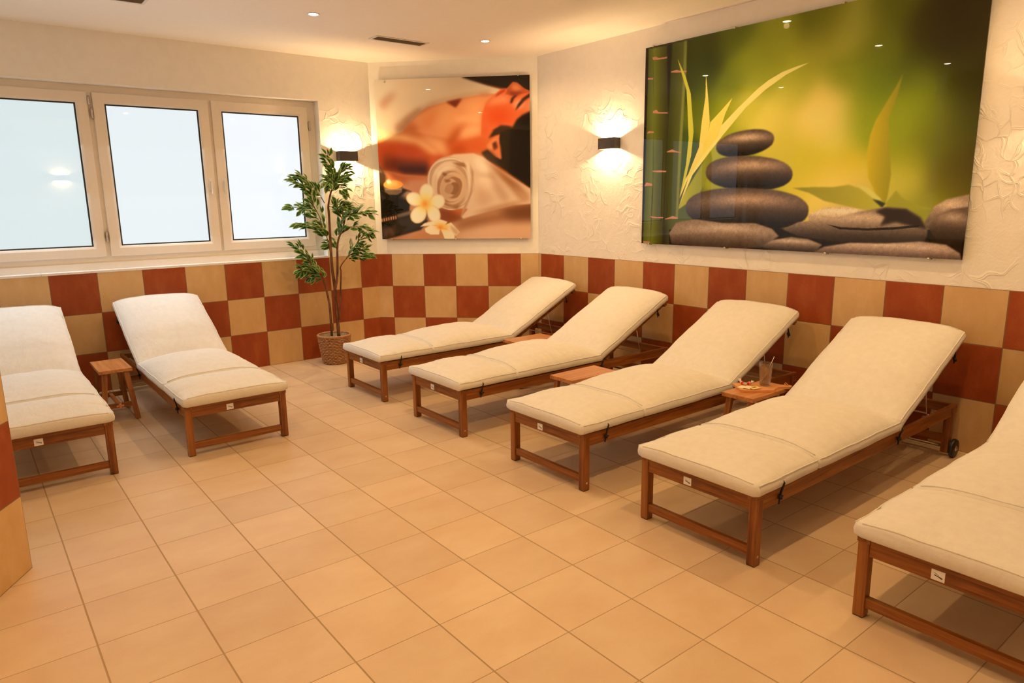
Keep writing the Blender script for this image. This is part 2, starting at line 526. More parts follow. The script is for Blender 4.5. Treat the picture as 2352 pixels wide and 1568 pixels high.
DAY_W = 5.2
def window(num, x0, x1, handle=None, hinges=None):
    w = empty('window_%d' % num, ((x0 + x1) / 2, YS, SZ0))
    struct(w)
    ox, oy, oz = (x0 + x1) / 2, YS, SZ0
    X0, X1, Z0, Z1 = x0 - ox, x1 - ox, 0.0, SZ1 - SZ0
    fw = 0.258 * T
    b = MB()
    rect_ring(b, X0, X1, Z0, Z1, [(0, .004), (.004, 0), (fw - .02, 0), (fw - .004, .006), (fw, .014), (fw, .05), (0, .05)])
    b.build('sash', M['pvc'], w)
    b = MB()
    rect_ring(b, X0 + fw - .001, X1 - fw + .001, Z0 + fw - .001, Z1 - fw + .001, [(0, .012), (.011, .016), (.011, .03), (0, .03)])
    b.build('gasket', M['gasket'], w)
    b = MB(); b.box(X0 + fw - .003, X1 - fw + .003, .022, .034, Z0 + fw - .003, Z1 - fw + .003)
    b.build('pane', pane_material(num), w)
    hz = (Z1 - Z0 - 2 * fw) / 3
    for i_ in range(3):               # daylight falls into the room at a downward slant
        ld = bpy.data.lights.new('daylight', 'AREA')
        ld.shape = 'RECTANGLE'; ld.size = X1 - X0 - 2 * fw; ld.size_y = hz * .95
        ld.energy = DAY_W / 3; ld.color = (0.74, 0.87, 1.0)
        lo = bpy.data.objects.new('daylight', ld); COL.objects.link(lo); lo.parent = w
        lo.location = (0, -.085, Z0 + fw + hz * (i_ + .5)); lo.rotation_euler = (math.radians(-56), 0, 0)
        lo.visible_glossy = False
    if handle is not None:
        hx = handle - ox
        zc = 5.06 * T - oz
        b = MB()
        b.box(hx - .016, hx + .016, -.010, .002, zc - .05, zc + .05, .004)
        b.tube([(hx, -.008, zc + .03), (hx, -.045, zc + .03)], .010, 12)
        b.bar((hx, -.045, zc + .042), (hx, -.045, zc - .085), .018, .014, .005, up=(0, 1, 0))
        b.build('handle', M['pvc'], w)
    for hx, zc, ln in (hinges or []):
        b = MB()
        hx -= ox; z = zc - oz
        b.tube([(hx, -.004, z - ln / 2), (hx, -.004, z + ln / 2)], .007, 10)
        b.tube([(hx, -.004, z - ln / 2 - .004), (hx, -.004, z - ln / 2 + .006)], .0085, 10)
        b.box(hx - .009, hx + .009, 0.0, .02, z - ln / 2 + .005, z + ln / 2 - .005, .002)
        b.build('hinge', M['steel'], w)
    return w
window(1, *SASH[0], handle=-0.21 * T, hinges=[(2.335 * T, 7.02 * T, .06)])
window(2, *SASH[1], handle=4.94 * T, hinges=[(2.375 * T, 6.73 * T, .075), (2.36 * T, 3.81 * T, .075)])
window(3, *SASH[2], handle=5.28 * T, hinges=[(7.78 * T, 6.71 * T, .075)])
window(4, -2.98 * T, -0.44 * T)

# --------------------------------------------------------------------------
# ceiling: downlights and vents
# --------------------------------------------------------------------------
M['bulb'] = emitter('lamp_glow', (1.0, 0.80, 0.56, 1), 45.0)
M['sconce_bulb'] = emitter('sconce_glow', (1.0, 0.76, 0.48, 1), 25.0)
M['ring'] = plain('downlight_ring', (0.75, 0.70, 0.62, 1), 0.3, 0.6)
SPOT_W, SPOT_COL = 23.0, (1.0, 0.63, 0.28)
def downlight_proto():
    e = empty('ceiling_downlight')
    b = MB(); b.lathe([(.044, 0), (.044, -.003), (.040, -.005), (.034, -.004), (.032, -.001), (.032, 0)], 40); b.build('trim_ring', M['ring'], e)
    b = MB(); b.lathe([(0.0001, -.0075), (.018, -.0070), (.029, -.004), (.031, -.0005)], 32); b.build('lamp_face', M['bulb'], e)
    return e
dl = downlight_proto()
LX = (1.50, 6.134, 10.74)
LY = (1.40, -4.28, -10.1)
n = 0
for iy, y in enumerate(LY):
    for ix, x in enumerate(LX):
        d = dl if n == 0 else copy_tree(dl)
        d.location = (x * T, y * T, H)
        if (ix, iy) == (1, 0): lb = 'round recessed ceiling spotlight left of the ceiling vent above the windows'
        elif (ix, iy) == (2, 0): lb = 'round recessed ceiling spotlight right of the vent, nearest the massage picture'
        else: lb = 'round recessed ceiling spotlight beyond the frame, seen only as glints in pictures and panes'
        tag(d, lb, 'ceiling light', 'recessed ceiling spotlights')
        ld = bpy.data.lights.new('downlight_beam', 'SPOT')
        ld.energy = SPOT_W * (0.50 if ix == 0 and iy < 2 else 0.8 if iy == 0 and ix == 1 else 1.0); ld.color = SPOT_COL
        ld.spot_size = math.radians(162); ld.spot_blend = 0.85; ld.shadow_soft_size = 0.022
        lo = bpy.data.objects.new('beam', ld); COL.objects.link(lo)
        lo.parent = d
        lo.location = (0, 0, -.034)
        n += 1

def vent_proto():
    e = empty('ceiling_vent')
    L, W = 0.50, 0.155
    b = MB()
    b.box(-L/2, L/2, -W/2, -W/2 + .022, -.006, 0, .001); b.box(-L/2, L/2, W/2 - .022, W/2, -.006, 0, .001)
    b.box(-L/2, -L/2 + .022, -W/2 + .022, W/2 - .022, -.006, 0, .001); b.box(L/2 - .022, L/2, -W/2 + .022, W/2 - .022, -.006, 0, .001)
    b.build('vent_frame', M['vent_white'], e)
    b = MB()
    for i in range(9):
        y = -W/2 + .030 + i * (W - .06) / 8
        mt = Matrix.Translation((0, y, -.004)) @ Matrix.Rotation(math.radians(35), 4, 'X')
        b.box(-L/2 + .02, L/2 - .02, -.006, .006, -.0006, .0006, 0, mt)
    b.box(-L/2 + .02, L/2 - .02, -W/2 + .02, W/2 - .02, -.0012, -.0002)
    b.build('vent_grille', M['vent_dark'], e)
    return e
v1 = vent_proto(); v1.location = (8.93 * T, 2.62 * T, H)
tag(v1, 'slotted ceiling vent between the two visible spotlights, near the massage picture', 'vent', 'ceiling vents')
v2 = copy_tree(v1); v2.location = (2.30 * T, 2.40 * T, H)
tag(v2, 'slotted ceiling vent cut by the top edge, above the left window', 'vent', 'ceiling vents')

# --------------------------------------------------------------------------
# wall sconces
# --------------------------------------------------------------------------
def sconce_proto():
    """local: back on the plane y = 0, body towards -y"""
    e = empty('wall_sconce')
    w, h, d, t = .190, .092, .092, .004
    b = MB()
    # three-sided shell with a softly curved front, open above and below
    n = 14
    outer = []
    for i in range(n + 1):
        u = -1 + 2 * i / n
        outer.append((u * w / 2, -d + .014 * u * u))
    out = [(-w / 2, 0)] + outer + [(w / 2, 0)]
    inn = [(-w / 2 + t, 0)] + [(x * (w / 2 - t) / (w / 2), y + t) for x, y in outer] + [(w / 2 - t, 0)]
    m = len(out)
    vs = [(x, y, z) for z in (-h / 2, h / 2) for x, y in out] + [(x, y, z) for z in (-h / 2, h / 2) for x, y in inn]
    fs = []
    for i in range(m - 1):
        fs.append((i, i + 1, m + i + 1, m + i))
        fs.append((2 * m + i, 3 * m + i, 3 * m + i + 1, 2 * m + i + 1))
        fs.append((m + i, m + i + 1, 3 * m + i + 1, 3 * m + i))
        fs.append((i, 2 * m + i, 2 * m + i + 1, i + 1))
    fs.append((0, m, 3 * m, 2 * m)); fs.append((m - 1, 3 * m - 1, 4 * m - 1, 2 * m - 1))
    b.add(vs, fs)
    b.build('lamp_housing', M['brown_metal'], e)
    b = MB(); b.box(-w / 2 + t, w / 2 - t, -.006, 0, -h / 2 + .004, h / 2 - .004, .001); b.build('mounting_plate', M['brown_metal'], e)
    b = MB(); b.tube([(-.026, -.056, 0), (.026, -.056, 0)], .006, 12); b.build('lamp_bulb', M['sconce_bulb'], e)
    return e
SCONCE_W = 38.0
sc1 = sconce_proto()
sc2, sc3, sc4, sc5 = (copy_tree(sc1) for _ in range(4))
for e, loc, rz, lb in ((sc1, (8.72 * T, YW, 5.865 * T), 0.0, 'dark up and down wall lamp between the window and the massage picture, above the plant'),
                       (sc2, (XR, -0.825 * T, 5.945 * T), -math.pi / 2, 'dark up and down wall lamp left of the green stone picture'),
                       (sc3, (XR, -10.80 * T, 5.945 * T), -math.pi / 2, 'dark up and down wall lamp right of the green stone picture, just outside the frame'),
                       (sc4, (4.1 * T, YB, 5.945 * T), math.pi, 'dark up and down wall lamp behind the viewer, mirrored in the left window pane'),
                       (sc5, (XL, -8.5 * T, 5.945 * T), math.pi / 2, 'dark up and down wall lamp on the hidden side wall, mirrored in the massage picture')):
    e.location = loc; e.rotation_euler = (0, 0, rz)
    tag(e, lb, 'wall lamp', 'wall lamps')
    for dz in (0.008, -0.008):
        ld = bpy.data.lights.new('sconce_glow_light', 'POINT')
        ld.energy = SCONCE_W / 2 * (0.6 if e is sc3 else 1.0); ld.color = (1.0, 0.67, 0.34); ld.shadow_soft_size = 0.007
        lo = bpy.data.objects.new('glow', ld); COL.objects.link(lo); lo.parent = e
        lo.location = (0, -.056, dz * 1.2)

# --------------------------------------------------------------------------
# printed pictures
# --------------------------------------------------------------------------
def box_blur(a, r):
    if r < 1: return a
    for ax in (0, 1):
        p = np.concatenate([np.repeat(np.take(a, [0], ax), r, ax), a, np.repeat(np.take(a, [-1], ax), r, ax)], ax)
        c = np.cumsum(p, ax)
        c = np.concatenate([np.zeros_like(np.take(c, [0], ax)), c], ax)
        n_ = a.shape[ax]
        c = (np.take(c, range(2 * r + 1, 2 * r + 1 + n_), ax) - np.take(c, range(0, n_), ax)) / (2 * r + 1)
        a = c
    return a

def soft(a, sigma):
    r = int(round(sigma * 0.95))
    if r < 1: return a
    for _ in range(3): a = box_blur(a, r)
    return a

def paint(spec, w, h):
    """colours of a printed picture, sRGB 0..255, row 0 at the bottom"""
    U, V = np.meshgrid((np.arange(w) + .5) / w, (np.arange(h) + .5) / h)
    img = np.zeros((h, w, 3))
    asp = w / h
    for s in spec:
        if s[0] == 'fill':
            img[:] = s[1]
        elif s[0] == 'bg':
            ws = np.zeros((h, w, 1)); ac = np.zeros((h, w, 3))
            for u, v, r, g, b_ in s[1]:
                d2 = ((U - u) * asp) ** 2 + (V - v) ** 2
                k_ = (np.exp(-d2 / (2 * (s[2] * 1.0) ** 2)) + 1e-5 / (d2 + 0.02))[..., None]
                ws += k_; ac += k_ * np.array([r, g, b_], float)
            img = ac / ws
        else:
            pts = np.array(s[1])
            sig = (s[3] if s[0] == 'poly' else s[5]) * w / 1900.0 if w > h * 1.2 else (s[3] if s[0] == 'poly' else s[5]) * w / 1260.0
            pad = 4 * sig / w + 2.0 / w
            i0, i1 = max(0, int((pts[:, 0].min() - pad) * w)), min(w, int((pts[:, 0].max() + pad) * w) + 2)
            j0, j1 = max(0, int((pts[:, 1].min() - pad * asp) * h)), min(h, int((pts[:, 1].max() + pad * asp) * h) + 2)
            if i1 <= i0 or j1 <= j0: continue
            u, v = U[j0:j1, i0:i1], V[j0:j1, i0:i1]
            acc = np.zeros_like(u)
            for du, dv_ in ((-.25, -.25), (.25, -.25), (-.25, .25), (.25, .25)):
                uu, vv = u + du / w, v + dv_ / h
                ins = np.zeros(u.shape, bool)
                n_ = len(pts)
                for a in range(n_):
                    x1, y1 = pts[a]; x2, y2 = pts[(a + 1) % n_]
                    if y1 == y2: continue
                    cr = ((y1 > vv) != (y2 > vv)) & (uu < (x2 - x1) * (vv - y1) / (y2 - y1) + x1)
                    ins ^= cr
                acc += ins * .25
            m = soft(acc, sig)[..., None]
            bu = (u - pts[:, 0].min()) / max(1e-6, np.ptp(pts[:, 0])); bv = (v - pts[:, 1].min()) / max(1e-6, np.ptp(pts[:, 1]))
            if s[0] == 'poly':
                c = np.array(s[2], float)
                if s[4] is not None:
                    tt = np.clip(bu, 0, 1)[..., None]
                    c = c * (1 - tt) + np.array(s[4], float) * tt
            else:
                dk, ba, hi = (np.array(q, float) for q in s[2:5])
                tt = np.clip((bv - .02) / .6, 0, 1); tt = (tt * tt * (3 - 2 * tt))[..., None]
                c = dk * (1 - tt) + ba * tt
                g = np.exp(-((bv - .72 + .10 * (2 * bu - 1) ** 2) / .15) ** 2 - ((bu - .55) / .36) ** 2)[..., None]
                c = c * (1 - g) + hi * g
                # speckle of the stone
                rs = np.random.RandomState(3).rand(*u.shape)
                rs = (rs + box_blur(np.random.RandomState(5).rand(*u.shape), 3) * 4 - 1.5)[..., None]
                c = c * (.90 + .20 * rs)
            img[j0:j1, i0:i1] = img[j0:j1, i0:i1] * (1 - m) + c * m
    return img

ART_STONES=[
('bg',[(0.203,0.968,60,60,5),(0.328,0.936,85,85,10),(0.22,0.807,55,60,5),(0.389,0.825,130,125,20),(0.496,0.894,140,130,25),(0.594,0.95,95,88,5),(0.683,0.853,165,145,45),(0.553,0.74,150,140,25),(0.697,0.731,125,128,12),(0.776,0.905,85,80,5),(0.782,0.79,105,105,10),(0.86,0.832,50,40,3),(0.935,0.842,35,25,2),(0.987,0.867,40,30,5),(0.945,0.661,45,40,3),(0.869,0.658,100,100,5),(0.658,0.582,237,192,98),(0.586,0.543,232,187,92),(0.631,0.642,220,178,75),(0.481,0.586,215,180,70),(0.394,0.659,190,165,50),(0.671,0.491,205,178,62),(0.591,0.428,195,168,28),(0.691,0.371,200,165,25),(0.738,0.524,130,135,10),(0.747,0.629,120,125,12),(0.833,0.589,140,140,15),(0.896,0.529,140,135,10),(0.864,0.392,150,140,15),(0.849,0.289,190,165,50),(0.67,0.302,232,187,82),(0.743,0.23,200,165,60),(0.929,0.419,80,75,5),(0.961,0.507,52,47,3),(0.985,0.352,60,45,5),(0.948,0.292,95,80,10),(0.894,0.196,140,130,30),(0.342,0.433,150,140,25),(0.306,0.634,140,135,20),(0.242,0.683,85,88,10),(0.138,0.944,40,38,5),(0.032,0.97,25,18,5),(0.046,0.102,22,14,8),(0.148,0.449,60,70,20),(0.154,0.149,80,80,40),(0.724,0.16,170,140,60),(0.447,0.761,140,132,22),(0.599,0.834,150,135,30),(0.256,0.893,40,42,4),(0.174,0.816,45,48,6),(0.433,0.852,120,115,18),(0.344,0.766,90,92,10),(0.634,0.906,130,118,25),(0.713,0.878,150,138,45),(0.746,0.811,95,95,10),(0.675,0.729,125,122,15),(0.531,0.666,190,165,48),(0.651,0.521,225,185,85),(0.532,0.492,195,165,45),(0.718,0.567,150,145,20),(0.779,0.675,95,105,5),(0.835,0.715,70,72,5),(0.932,0.56,60,60,4),(0.874,0.582,125,128,10),(0.9,0.466,100,98,8),(0.822,0.487,140,140,15),(0.902,0.761,38,30,2),(0.976,0.625,38,30,3),(0.696,0.245,225,180,78),(0.63,0.339,205,170,35)],0.055),
('poly',[(-0.012,1.031),(0.014,0.991),(0.013,0.686),(0.011,0.326),(0.009,-0.003),(-0.007,-0.011)],(26,15,6),2,None,None),
('poly',[(0.083,0.988),(0.111,0.995),(0.108,0.87),(0.102,0.47),(0.098,0.13),(0.092,0.112),(0.096,0.367),(0.1,0.673)],(28,26,8),2,None,None),
('poly',[(0.111,0.997),(0.149,0.991),(0.167,0.991),(0.168,0.857),(0.16,0.465),(0.154,0.138),(0.099,0.128),(0.102,0.47),(0.108,0.87)],(48,46,10),1.5,(92,88,28),'h'),
('poly',[(0.157,0.992),(0.167,0.991),(0.168,0.857),(0.16,0.465),(0.154,0.138),(0.146,0.138),(0.149,0.466),(0.158,0.859)],(118,112,45),2,None,None),
('poly',[(0.012,0.996),(0.032,0.991),(0.04,0.682),(0.043,0.281),(0.04,-0.0),(0.007,-0.003),(0.011,0.326),(0.013,0.686)],(70,70,15),1.2,(105,100,32),'h'),
('poly',[(0.031,0.993),(0.089,0.99),(0.1,0.673),(0.097,0.367),(0.093,0.003),(0.04,-0.0),(0.048,0.369),(0.041,0.682)],(110,108,25),1.2,(48,40,8),'h'),
('poly',[(0.029,0.948),(0.044,0.948),(0.055,0.938),(0.09,0.936),(0.091,0.929),(0.055,0.93),(0.033,0.934)],(186,112,76),0.8,None,None),
('poly',[(0.037,0.681),(0.051,0.689),(0.062,0.674),(0.098,0.667),(0.102,0.662),(0.059,0.668),(0.038,0.673)],(186,112,76),0.8,None,None),
('poly',[(0.041,0.382),(0.071,0.382),(0.101,0.378),(0.1,0.372),(0.064,0.373),(0.043,0.377)],(186,112,76),0.8,None,None),
('poly',[(0.036,0.147),(0.067,0.142),(0.093,0.143),(0.093,0.136),(0.045,0.137)],(186,112,76),0.8,None,None),
('poly',[(0.012,0.851),(0.036,0.847),(0.034,0.839),(0.012,0.844)],(186,112,76),0.8,None,None),
('poly',[(0.015,0.578),(0.023,0.586),(0.044,0.58),(0.042,0.573),(0.016,0.574)],(186,112,76),0.8,None,None),
('poly',[(0.009,0.307),(0.016,0.323),(0.042,0.315),(0.043,0.305),(0.009,0.304)],(186,112,76),0.8,None,None),
('poly',[(0.107,0.861),(0.129,0.865),(0.146,0.857),(0.17,0.852),(0.169,0.845),(0.133,0.851),(0.109,0.857)],(186,112,76),0.8,None,None),
('poly',[(0.1,0.474),(0.123,0.483),(0.137,0.474),(0.158,0.466),(0.159,0.462),(0.134,0.468),(0.102,0.47)],(186,112,76),0.8,None,None),
('poly',[(0.1,0.133),(0.133,0.149),(0.154,0.141),(0.155,0.135),(0.126,0.135),(0.103,0.131)],(186,112,76),0.8,None,None),
('poly',[(0.009,0.012),(0.039,0.012),(0.04,0.006),(0.009,0.004)],(186,112,76),0.8,None,None),
('poly',[(0.133,0.917),(0.167,0.825),(0.189,0.741),(0.205,0.56),(0.199,0.445),(0.184,0.354),(0.172,0.286),(0.159,0.244),(0.18,0.404),(0.187,0.529),(0.177,0.694),(0.172,0.76),(0.146,0.862)],(190,168,50),1,None,None),
('poly',[(0.244,0.818),(0.258,0.681),(0.265,0.592),(0.259,0.529),(0.235,0.45),(0.172,0.286),(0.157,0.244),(0.228,0.483),(0.235,0.605),(0.245,0.715)],(222,182,78),1,None,None),
('poly',[(0.579,0.794),(0.544,0.787),(0.5,0.773),(0.459,0.748),(0.426,0.719),(0.36,0.642),(0.302,0.568),(0.26,0.48),(0.191,0.337),(0.155,0.188),(0.208,0.353),(0.273,0.463),(0.315,0.531),(0.389,0.643),(0.449,0.708),(0.512,0.759)],(226,188,95),1,None,None),
('poly',[(0.342,0.694),(0.319,0.625),(0.297,0.525),(0.248,0.449),(0.191,0.337),(0.158,0.235),(0.178,0.329),(0.229,0.442),(0.259,0.537),(0.267,0.596),(0.303,0.642),(0.329,0.677)],(218,182,72),1,None,None),
('poly',[(0.273,0.463),(0.28,0.414),(0.261,0.325),(0.233,0.251),(0.177,0.201),(0.155,0.182),(0.173,0.252),(0.218,0.352)],(172,152,32),1.2,(120,115,30),'h'),
('poly',[(0.825,0.698),(0.816,0.617),(0.801,0.535),(0.808,0.43),(0.818,0.323),(0.815,0.243),(0.811,0.206),(0.79,0.23),(0.762,0.312),(0.753,0.401),(0.758,0.481),(0.769,0.533),(0.791,0.595),(0.811,0.65)],(196,158,20),1.2,(140,122,20),'h'),
('stone',[(0.607,0.165),(0.651,0.191),(0.722,0.195),(0.768,0.178),(0.701,0.142),(0.608,0.132)],(150,115,80),(190,150,108),(215,175,130),1.2),
('poly',[(0.553,0.277),(0.617,0.279),(0.671,0.277),(0.713,0.285),(0.741,0.27),(0.784,0.23),(0.807,0.204),(0.799,0.183),(0.786,0.178),(0.722,0.195),(0.649,0.22),(0.603,0.255)],(135,118,22),1.2,(178,155,45),'h'),
('poly',[(0.732,0.286),(0.764,0.271),(0.797,0.23),(0.806,0.206),(0.775,0.233)],(205,180,80),1.5,None,None),
('poly',[(0.777,0.226),(0.797,0.219),(0.812,0.208),(0.803,0.192)],(45,45,20),2,None,None),
('poly',[(0.834,0.259),(0.852,0.228),(0.886,0.204),(0.925,0.186),(0.875,0.184),(0.818,0.187),(0.811,0.208)],(150,135,32),1.5,None,None),
('poly',[(0.12,0.078),(0.352,0.112),(0.579,0.097),(0.923,0.111),(1.009,0.134),(1.018,-0.03),(0.122,-0.056)],(20,11,7),3,None,None),
('stone',[(0.487,0.5),(0.487,0.489),(0.485,0.479),(0.481,0.469),(0.473,0.46),(0.464,0.452),(0.452,0.444),(0.438,0.438),(0.422,0.432),(0.403,0.428),(0.384,0.426),(0.366,0.425),(0.35,0.426),(0.335,0.429),(0.322,0.434),(0.311,0.44),(0.302,0.448),(0.296,0.458),(0.292,0.469),(0.292,0.481),(0.294,0.492),(0.3,0.502),(0.308,0.512),(0.319,0.52),(0.332,0.528),(0.347,0.534),(0.364,0.539),(0.383,0.542),(0.402,0.544),(0.419,0.544),(0.434,0.542),(0.448,0.539),(0.46,0.534),(0.47,0.527),(0.478,0.52),(0.484,0.511)],(18,11,7),(74,53,38),(172,130,96),1.2),
('stone',[(0.551,0.335),(0.549,0.319),(0.544,0.307),(0.535,0.296),(0.524,0.287),(0.508,0.28),(0.49,0.274),(0.468,0.271),(0.443,0.27),(0.412,0.271),(0.379,0.274),(0.353,0.279),(0.329,0.286),(0.308,0.295),(0.29,0.305),(0.276,0.317),(0.265,0.331),(0.259,0.346),(0.257,0.364),(0.259,0.382),(0.265,0.395),(0.276,0.407),(0.29,0.416),(0.308,0.423),(0.329,0.427),(0.352,0.43),(0.379,0.429),(0.411,0.426),(0.442,0.422),(0.467,0.415),(0.489,0.408),(0.507,0.399),(0.522,0.389),(0.534,0.378),(0.543,0.365),(0.549,0.352)],(18,11,7),(76,54,39),(160,118,86),1.2),
('stone',[(0.606,0.178),(0.604,0.158),(0.597,0.142),(0.586,0.128),(0.57,0.117),(0.549,0.107),(0.524,0.099),(0.494,0.093),(0.459,0.089),(0.412,0.088),(0.364,0.09),(0.325,0.094),(0.29,0.101),(0.259,0.11),(0.233,0.122),(0.213,0.136),(0.197,0.152),(0.188,0.171),(0.185,0.194),(0.188,0.218),(0.198,0.236),(0.213,0.251),(0.234,0.263),(0.26,0.272),(0.29,0.279),(0.324,0.283),(0.363,0.284),(0.411,0.282),(0.457,0.277),(0.492,0.271),(0.522,0.263),(0.547,0.253),(0.568,0.242),(0.584,0.229),(0.596,0.214),(0.604,0.198)],(16,10,7),(72,51,37),(154,112,82),1.2),
('stone',[(0.12,0.06),(0.147,0.114),(0.223,0.135),(0.327,0.119),(0.441,0.121),(0.498,0.097),(0.521,0.064),(0.462,0.009),(0.355,-0.007),(0.226,-0.002),(0.132,0.007)],(55,38,28),(118,88,66),(165,128,98),1.2),
('stone',[(0.908,0.137),(0.926,0.196),(0.952,0.223),(1.002,0.241),(1.006,0.159),(0.915,0.111)],(90,65,48),(135,102,76),(180,140,105),1.2),
('stone',[(0.917,0.118),(0.936,0.164),(0.965,0.187),(1.005,0.197),(1.011,0.065),(0.941,0.06)],(30,18,12),(80,56,42),(150,115,88),1.2),
('stone',[(0.53,0.095),(0.577,0.129),(0.677,0.146),(0.746,0.176),(0.811,0.194),(0.862,0.187),(0.897,0.155),(0.917,0.111),(0.917,0.068),(0.819,0.051),(0.681,0.049),(0.58,0.067)],(40,27,19),(122,92,68),(172,134,100),1.2),
('poly',[(0.786,0.178),(0.811,0.192),(0.862,0.187),(0.897,0.155),(0.916,0.111),(0.891,0.117),(0.84,0.135),(0.802,0.12),(0.813,0.155)],(42,27,18),4,None,None),
('poly',[(0.661,0.122),(0.702,0.111),(0.772,0.109),(0.837,0.116),(0.898,0.127),(0.895,0.118),(0.837,0.106),(0.772,0.1),(0.698,0.102)],(30,18,12),1,None,None),
('stone',[(0.459,0.011),(0.5,0.047),(0.559,0.064),(0.611,0.057),(0.652,0.035),(0.634,0.003),(0.529,-0.002)],(45,30,22),(112,84,62),(168,130,100),1.2),
('stone',[(0.624,-0.002),(0.658,0.027),(0.729,0.048),(0.819,0.051),(0.902,0.064),(0.961,0.055),(0.993,0.025),(1.0,-0.003)],(85,60,48),(148,112,88),(178,140,110),1.2)]
